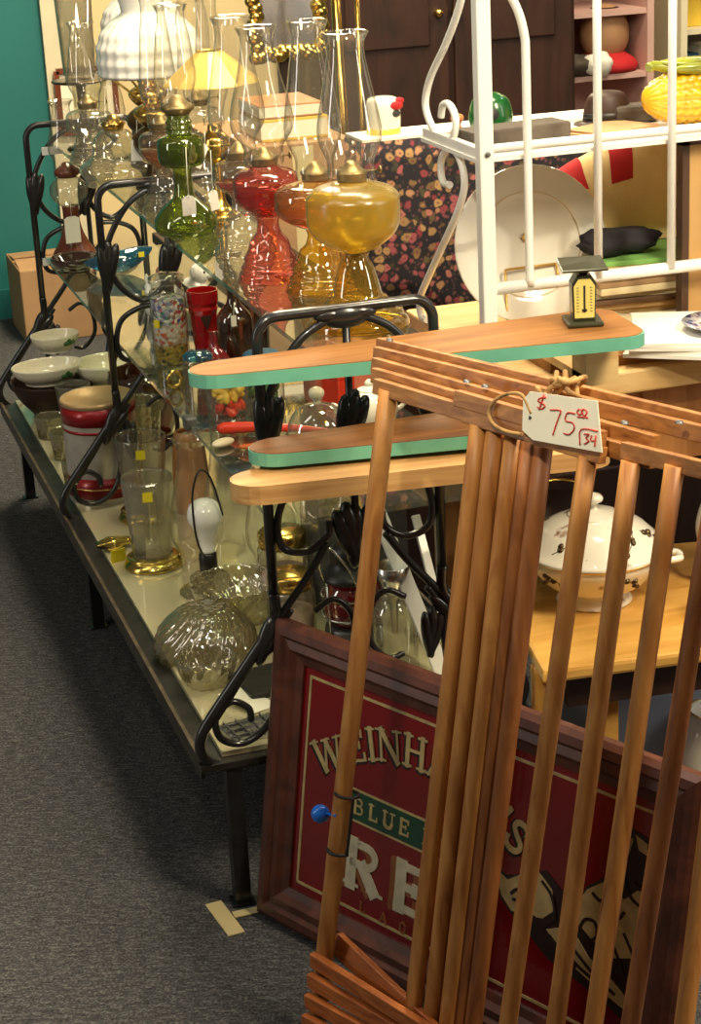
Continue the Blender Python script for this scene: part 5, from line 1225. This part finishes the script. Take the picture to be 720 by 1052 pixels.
# white painted slats leaning
for lab, x, y, dx, L in (('wider white painted slat leaning on the bottom shelf', .945, 2.668, -.06, .25), ('narrow white painted slat leaning right of the wide one', .985, 2.74, -.01, .2)):
    a = Vector((x, y, Bz + .006)); o = MB().bar(a, a + Vector((dx, .12, L)), .026 if dx < -.05 else .014, .008, Vector((0, -1, .3)), .001).build('painted_slat', MAT['white']); tag(o, lab, 'slat', 'white painted slats')
# dark amber bowl on the shelf behind
t = thing('amber_bowl', 'dark amber glass basket bowl with arched handle under mid shelf', 'bowl', (.80, 4.10, Bz))
MB().lathe(sprof([(0, .003), (.045, 0), (.05, .008), (.03, .02), (.06, .07), (.095, .12), (.10, .16), (.096, .16), (.088, .12), (0, .06)], 4), (0, 0, 0), 48, 16, .03).build('glass_body', MAT['darkamber'], t)
MB().tube([(.09 * math.cos(a), 0, .16 + .11 * math.sin(a)) for a in [PI * i / 20 for i in range(21)]], .006, 10).build('handle', MAT['darkamber'], t)
t = thing('amber_bowl', 'dark amber glass bowl beside the basket bowl', 'bowl', (.93, 3.86, Bz))
MB().lathe(sprof([(0, .003), (.045, 0), (.05, .008), (.06, .05), (.09, .10), (.10, .14), (.096, .14), (.085, .1), (0, .03)], 4), (0, 0, 0), 48, 16, .03).build('glass_body', MAT['darkamber'], t)

# ------------------------------------------------------------------ dresser with floral cloth behind the rack
dr = thing('dark_dresser', 'narrow dark mahogany dresser behind the lamp rack under the floral cloth', 'dresser', (1.68, 3.49, 0))
bw(MB().box((1.68, 3.49, .49), (1.14, .08, .96)), 'carcass', MAT['darkwood'], dr)
for z in (.18, .42): 
    d_ = bw(MB().box((1.68, 3.445, z), (1.06, .012, .2), None, .004), 'drawer', MAT['darkwood'], dr)
    for x in (1.4, 1.96): bw(MB().ell((x, 3.433, z), (.012, .012, .012)), 'knob', MAT['brass'], d_)
fc = MB(); nx = 60
def fold(x): return .006 * math.sin(x * 26) + .004 * math.sin(x * 61 + 1)
zb_ = [.60 + .03 * math.sin(i * .5) + .07 * (1 - i / nx) for i in range(nx + 1)]
outer = []
for i in range(nx + 1):
    x = 1.095 + 1.17 * i / nx; col = []
    for j in range(9):
        f = j / 8; z = .984 + (zb_[i] - .984) * f
        col.append(fc.bm.verts.new((x, 3.428 + fold(x) * f - .012 * f, z)))
    col.insert(0, fc.bm.verts.new((x, 3.535, .984))); outer.append(col)
for A, B in zip(outer, outer[1:]):
    for a0, a1, b1, b0 in zip(A, A[1:], B[1:], B):
        f = fc.bm.faces.new((a0, b0, b1, a1)); f.smooth = True
sd = [[fc.bm.verts.new((1.095 + .004 * math.sin(k * 2), 3.428 + .107 * k / 10, .984)) for k in range(11)], [fc.bm.verts.new((1.095 - .008 + .006 * math.sin(k * 1.7), 3.428 + .107 * k / 10, .66)) for k in range(11)]]
for k in range(10):
    f = fc.bm.faces.new((sd[0][k], sd[0][k + 1], sd[1][k + 1], sd[1][k])); f.smooth = True
o = fc.build('floral_tablecloth', MAT['floral']); tag(o, 'dark floral cotton cloth hanging over the dresser front', 'tablecloth')
md = o.modifiers.new('thickness', 'SOLIDIFY'); md.thickness = .002; md.offset = 1
ru = MB().box((1.68, 3.48, .9885), (1.17, .105, .005)).build('table_runner', MAT['card']); tag(ru, 'cream runner lying flat on the floral cloth', 'runner')
ZD = .9915
p = atZ(405, 141, ZD)
t = thing('rooster_jar', 'white ceramic jar with red comb and black eye, bird shaped', 'jar', (p.x, 3.485, ZD), rz=.2)
MB().lathe(sprof([(0, 0), (.028, 0), (.031, .006), (.033, .03), (.031, .055), (.024, .066), (0, .069)], 4), (0, 0, 0), 32).build('body', MAT['rooster_china'], t)
MB().ell((.012, -.03, .052), (.014, .006, .008)).ell((.022, -.024, .06), (.01, .007, .006)).build('red_comb', MAT['redcloth'], t)
MB().ell((.01, -.0315, .038), (.009, .004, .007)).build('black_eye', MAT['ink'], t)
MB().lathe([(.031, .0), (.0325, .004), (.0325, .010), (.031, .011)], (0, 0, 0), 32).build('yellow_band', MAT['veg_yellow'], t)
t = thing('green_birdhouse', 'round green ceramic ornament with a dark hole', 'ornament', (1.135, 2.885, 1.07)); t.scale = (.62, .62, .72)
MB().lathe(sprof([(0, 0), (.035, 0), (.052, .02), (.056, .045), (.046, .075), (.02, .09), (0, .092)], 4), (0, 0, 0), 32).build('body', MAT['applegreen'], t)
MB().lathe([(0, 0), (.012, 0), (.012, .004), (0, .004)], (-.012, -.054, .05), 20, axis=(0, -1, 0)).build('hole', MAT['ink'], t)
p = atZ(470, 136, ZD)
o = MB().lathe(sprof([(0, 0), (.012, 0), (.012, .006), (.006, .014), (.012, .024), (.01, .032), (0, .035)], 3), (0, 0, 0), 20).build('wooden_finial', MAT['peach'], None, (p.x, p.y, ZD)); tag(o, 'small turned wooden knob on the cream runner', 'knob')
o = thing('dark_hat', 'dark brown domed felt hat behind the paper pad on white shelf', 'hat', (1.335, 2.885, 1.07)); MB().lathe(sprof([(.10, 0), (.1, .004), (.075, .008), (.07, .04), (.05, .075), (0, .085)], 4), (0, 0, 0), 32).build('crown', MAT['darkwood'], o)
MB().lathe([(.0735, .012), (.0745, .012), (.073, .03), (.072, .03)], (0, 0, 0), 32).build('hat_band', MAT['black'], o); o.scale = (.55, .38, .62)
# cartons behind the lamps
o = thing('blanket_chest', 'long low dark wooden chest behind the lamp rack under the cartons', 'chest', (1.27, 4.5, 0))
MB().box((0, 0, .235), (.42, 1.44, .47), None, .004).build('carcass', MAT['darkwood'], o)
MB().box((0, 0, .485), (.44, 1.46, .03), None, .004).build('lid', MAT['darkwood'], o)
for lab, c, s, mt in (('tan cardboard carton under two books behind the lamp rack', (1.22, 4.42, .5), (.24, .30, .36), 'cardboard'), ('second tan carton farther back behind the lamp rack', (1.30, 4.95, .5), (.30, .34, .30), 'cardboard')):
    o = thing('cardboard_carton', lab, 'box', c, 'cartons behind the rack'); MB().box((0, 0, s[2] / 2), s, None, .003).build('carton_body', MAT[mt], o)
    MB().box((0, -s[1] / 2 - .0008, s[2] / 2), (.05, .0012, s[2] * .96)).build('packing_tape', MAT['tape'], o)
for lab, c, s, mt in (('yellow and white book on the nearer carton', (1.22, 4.42, .86), (.16, .2, .05), 'veg_yellow'), ('orange tan book on top of the yellow one on carton', (1.215, 4.42, .911), (.15, .19, .03), 'peach')):
    o = thing('hardback_book', lab, 'book', c); MB().box((0, 0, s[2] / 2), s, None, .002).build('cover', MAT[mt], o); MB().box((-.002, 0, s[2] / 2), (s[0] * .985, s[1] * 1.002, s[2] * .75)).build('pages', MAT['card'], o)
o = thing('cardboard_box', 'low brown cardboard box on the floor by teal wall', 'box', (.965, 6.28, 0)); MB().box((0, 0, .12), (.34, .3, .24), None, .004).build('box_body', MAT['cardboard'], o); MB().box((0, -.08, .243), (.33, .13, .004), Euler((.1, 0, 0)).to_matrix()).box((0, .08, .243), (.33, .13, .004), Euler((-.1, 0, 0)).to_matrix()).build('flaps', MAT['cardboard'], o)
# ------------------------------------------------------------------ back of the shop
ar = thing('mahogany_wardrobe', 'tall dark mahogany wardrobe at back of the shop', 'wardrobe', (2.2, 6.22, 0))
bw(MB().box((2.215, 6.22, 1.05), (.87, .5, 2.1), None, .006), 'carcass', MAT['darkwood'], ar)
for x in (2.0, 2.43):
    d_ = bw(MB().box((x, 5.962, 1.05), (.41, .022, 1.9), None, .006), 'door', MAT['darkwood'], ar)
    bw(MB().box((x, 5.948, 1.35), (.28, .012, 1.0), None, .005), 'door_panel', MAT['darkwood'], d_)
    bw(MB().ell((2.2 + (.03 if x > 2.2 else -.03), 5.94, .95), (.014, .014, .014)), 'knob', MAT['brass'], d_)
o = paper_tag('small white tag hanging on the wardrobe door', (2.30, 5.93, .90), .022, .05, 0, 0, .1)
ps_ = thing('pink_bookcase', 'pink painted shelf unit right of the dark wardrobe', 'shelf unit', (2.85, 6.3, 0))
bw(MB().box((2.835, 6.49, .9), (.36, .02, 1.8)), 'back_panel', MAT['pink'], ps_)
for x in (2.66, 2.99): bw(MB().box((x, 6.3, .9), (.024, .38, 1.8)), 'side_panel', MAT['pink'], ps_)
for z in (.05, .40, .675, .885, 1.2, 1.79): bw(MB().box((2.825, 6.3, z), (.31, .36, .018)), 'shelf', MAT['pink'], ps_)
t = thing('ginger_jar', 'round tan jar with dark lid and red cloth collar on pink shelf', 'jar', (2.87, 6.22, .684))
MB().lathe(sprof([(0, 0), (.10, 0), (.11, .03), (.08, .055), (.05, .07)], 3), (0, 0, 0), 28).build('red_collar', MAT['redcloth'], t)
MB().ell((0, 0, .125), (.086, .08, .10)).build('jar_body', MAT['skin'], t)
MB().lathe(sprof([(.05, .197), (.055, .204), (.045, .212), (.02, .214), (0, .215)], 4), (0, 0, 0), 28).build('lid', MAT['darkwood'], t)
o = MB().ell((0, 0, .0355), (.09, .06, .035), None, 20, 12, lump(3)).build('dark_slipper', MAT['stone'], None, (2.75, 6.15, .6845)); tag(o, 'dark bunched cloth shoe left of the tan jar', 'shoe')
o = MB().ell((0, 0, .03), (.05, .05, .04), None, 20, 12, lump(6)).build('white_napkin', MAT['paper'], None, (2.765, 6.155, .73)); o.location = (2.80, 6.12, .692); tag(o, 'crumpled white napkin at front of pink shelf', 'napkin')
ws = thing('white_bookcase', 'white shelf unit with jars and boxes at far right', 'shelf unit', (3.42, 6.3, 0)); SHX = -.055
bw(MB().box((3.42, 6.49, .9), (.52, .02, 1.8)), 'back_panel', MAT['trimw'], ws)
for x in (3.17, 3.67): bw(MB().box((x, 6.3, .9), (.024, .38, 1.8)), 'side_panel', MAT['trimw'], ws)
for z in (.05, .35, .62, .80, 1.0, 1.3, 1.79): bw(MB().box((3.42, 6.3, z), (.48, .36, .018)), 'shelf', MAT['trimw'], ws)
k = 0
for (x, z, w, h, mt, lab) in ((3.23, .629, .07, .09, 'bluegreen', 'blue box on white bookcase, lower shelf'), (3.33, .629, .09, .12, 'card', 'cream box on white bookcase, lower shelf'), (3.45, .629, .08, .1, 'veg_orange', 'orange box on white bookcase, lower shelf'), (3.57, .629, .08, .13, 'pink', 'pink box on white bookcase, lower shelf'),
        (3.25, .809, .09, .12, 'veg_yellow', 'yellow box on white bookcase, middle shelf'), (3.37, .809, .09, .1, 'cardboard', 'tan box on white bookcase, middle shelf'), (3.52, .809, .12, .14, 'darkwood', 'dark brown box on white bookcase, middle shelf')):
    o = thing('trinket_box', lab, 'box', (x + SHX, 6.25, z), 'boxes on the white bookcase'); MB().box((0, 0, h / 2 - .006), (w, .12, h - .012), None, .003).build('box_body', MAT[mt], o); MB().box((0, 0, h - .006), (w * 1.04, .125, .012), None, .002).build('lid', MAT[mt], o)
ws.location.x += SHX
struct(MB().box((3.04, 6.47, 1.0), (.07, .10, 2.0)).build('trim_2', MAT['trimw']))
# gilt mirror and brass pole behind the lamps
gm_ = thing('gilt_mirror', 'carved gold framed mirror behind the glass chimneys', 'mirror', (1.50, 5.35, .0))
c = atY(293, -10, 5.35)
mm = MB(); random.seed(4)
w2, h2 = .095, .17
for i in range(64):
    s_ = i / 64 * 4; sidx = int(s_); f = s_ - sidx
    x, z = [(-w2 + 2 * w2 * f, -h2), (w2, -h2 + 2 * h2 * f), (w2 - 2 * w2 * f, h2), (-w2, h2 - 2 * h2 * f)][sidx]
    mm.ell((c.x + x + random.uniform(-.006, .006), 5.34, c.z + z + random.uniform(-.006, .006)), (.022, .014, .02), None, 10, 8)
bw(mm, 'carved_frame', MAT['gold'], gm_)
bw(MB().box((c.x, 5.352, c.z), (w2 * 2, .01, h2 * 2)), 'mirror_glass', MAT['steel'], gm_)
bw(MB().box((c.x, 5.38, c.z / 2), (.05, .03, c.z), None, .003).box((c.x, 5.38, .01), (.24, .2, .02), None, .003), 'stand', MAT['darkwood'], gm_)
c = atY(352, 30, 5.0)
bl = thing('brass_floor_lamp', 'brass floor lamp pole rising behind the nearest chimney', 'lamp', (c.x, 5.0, 0))
MB().lathe(sprof([(0, 0), (.11, 0), (.115, .012), (.05, .03), (.014, .06), (.012, .1)], 3), (0, 0, 0), 32).build('base', MAT['brass'], bl)
MB().tube([(0, 0, .06), (-.02, 0, 1.35)], .013, 14).build('pole', MAT['brass'], bl)
MB().lathe([(.06, 1.60), (.14, 1.36), (.138, 1.36), (.058, 1.60)], (-.02, 0, 0), 32).build('shade', MAT['goldshade'], bl)
MB().tube([(.045, .02, .03), (.05, .02, 1.33)], .007, 10).build('side_rod', MAT['brass'], bl)
# framed print
c = atY(92, 104, 6.45)
o = thing('framed_print', 'small brown framed print on the back wall beside trim', 'picture', (c.x, 6.49, c.z))
fm = MB(); w2, h2 = .095, .10
for a0, a1 in (((-w2, -h2), (w2, -h2)), ((w2, -h2), (w2, h2)), ((w2, h2), (-w2, h2)), ((-w2, h2), (-w2, -h2))):
    fm.bar((a0[0], 0, a0[1]), (a1[0], 0, a1[1]), .018, .016, Vector((0, -1, 0)))
fm.build('picture_frame', MAT['brownlamp'], o)
MB().box((0, .004, 0), (w2 * 2, .004, h2 * 2)).build('mat_board', MAT['card'], o)
MB().box((.01, -.0005, 0), (w2 * 1.2, .003, h2 * 1.3)).build('print', plain('faded_print', srgb(186, 176, 128), .6, 0, 0, .1, 12), o)

# ------------------------------------------------------------------ lights (shop ceiling lamps plus added fills) and dim room light
def area(name, loc, size, energy, col, target=None, sy=None):
    l = bpy.data.lights.new(name, 'AREA'); l.energy = energy; l.color = col; l.size = size
    if sy: l.shape = 'RECTANGLE'; l.size_y = sy
    o = bpy.data.objects.new(name, l); COL.objects.link(o); o.location = loc
    d = Vector(target if target else (loc[0], loc[1], 0)) - Vector(loc)
    o.rotation_euler = d.to_track_quat('-Z', 'Y').to_euler(); return o
WARM = (1.0, .84, .58)
area('ceiling_lamp_shelf', (1.15, 3.1, 2.55), .35, 52, WARM, (1.2, 3.0, 0), 1.2)
area('ceiling_lamp_back', (1.3, 5.2, 2.6), .4, 80, WARM, None, 1.2)
area('front_fill', (1.7, 1.0, 2.5), .4, 64, WARM, (1.2, 2.9, .8), .9)  # added frontal fill that brightens the plate and white rack
area('ceiling_lamp_aisle', (-.6, 2.6, 2.6), .3, 5, (1.0, .9, .74), (.5, 2.6, .3), 1.2)
area('streak_light', (-2.2, 2.9, 1.5), .35, 14, (1.0, .95, .86), (.8, 3.0, 1.0), 1.7)  # added tall light, puts vertical streaks on the left of the chimneys
l = bpy.data.lights.new('fill_spot', 'SPOT'); l.energy = 100; l.color = (1.0, .90, .68); l.spot_size = math.radians(38); l.spot_blend = .6; l.shadow_soft_size = .05  # added fill aimed at the price tag, boards and plate
o = bpy.data.objects.new('fill_spot', l); COL.objects.link(o); o.location = (-.1, 1.0, 2.45); o.rotation_euler = (Vector((1.08, 2.55, .9)) - o.location).to_track_quat('-Z', 'Y').to_euler()
area('streak_light', (2.9, 1.2, 1.7), .3, 14, (1.0, .92, .8), (.8, 3.0, 1.0), 1.4)  # second added tall light, for streaks from the right
area('back_fill', (3.0, 5.1, 2.6), .4, 45, WARM, (3.0, 6.0, .8), 1.0)  # added fill that lifts the unlit back right corner
l = bpy.data.lights.new('fill_spot', 'SPOT'); l.energy = 70; l.color = (1.0, .92, .72); l.spot_size = math.radians(26); l.spot_blend = .7; l.shadow_soft_size = .05  # added fill that brightens the milk glass shade
o = bpy.data.objects.new('fill_spot', l); COL.objects.link(o); o.location = (.3, 1.9, 2.5); o.rotation_euler = (Vector((.80, 3.9, 1.1)) - o.location).to_track_quat('-Z', 'Y').to_euler()
for i, (x, y) in enumerate(((.2, 2.2), (.9, 1.9), (2.3, 3.4))):
    l = bpy.data.lights.new('spot_bulb', 'POINT'); l.energy = 5; l.color = (.92, .95, 1.0); l.shadow_soft_size = .03
    o = bpy.data.objects.new('spot_bulb', l); COL.objects.link(o); o.location = (x, y, 2.3)
w = bpy.data.worlds.new('shop_air'); S.world = w; w.use_nodes = True
w.node_tree.nodes['Background'].inputs[0].default_value = (.60, .50, .36, 1); w.node_tree.nodes['Background'].inputs[1].default_value = .15
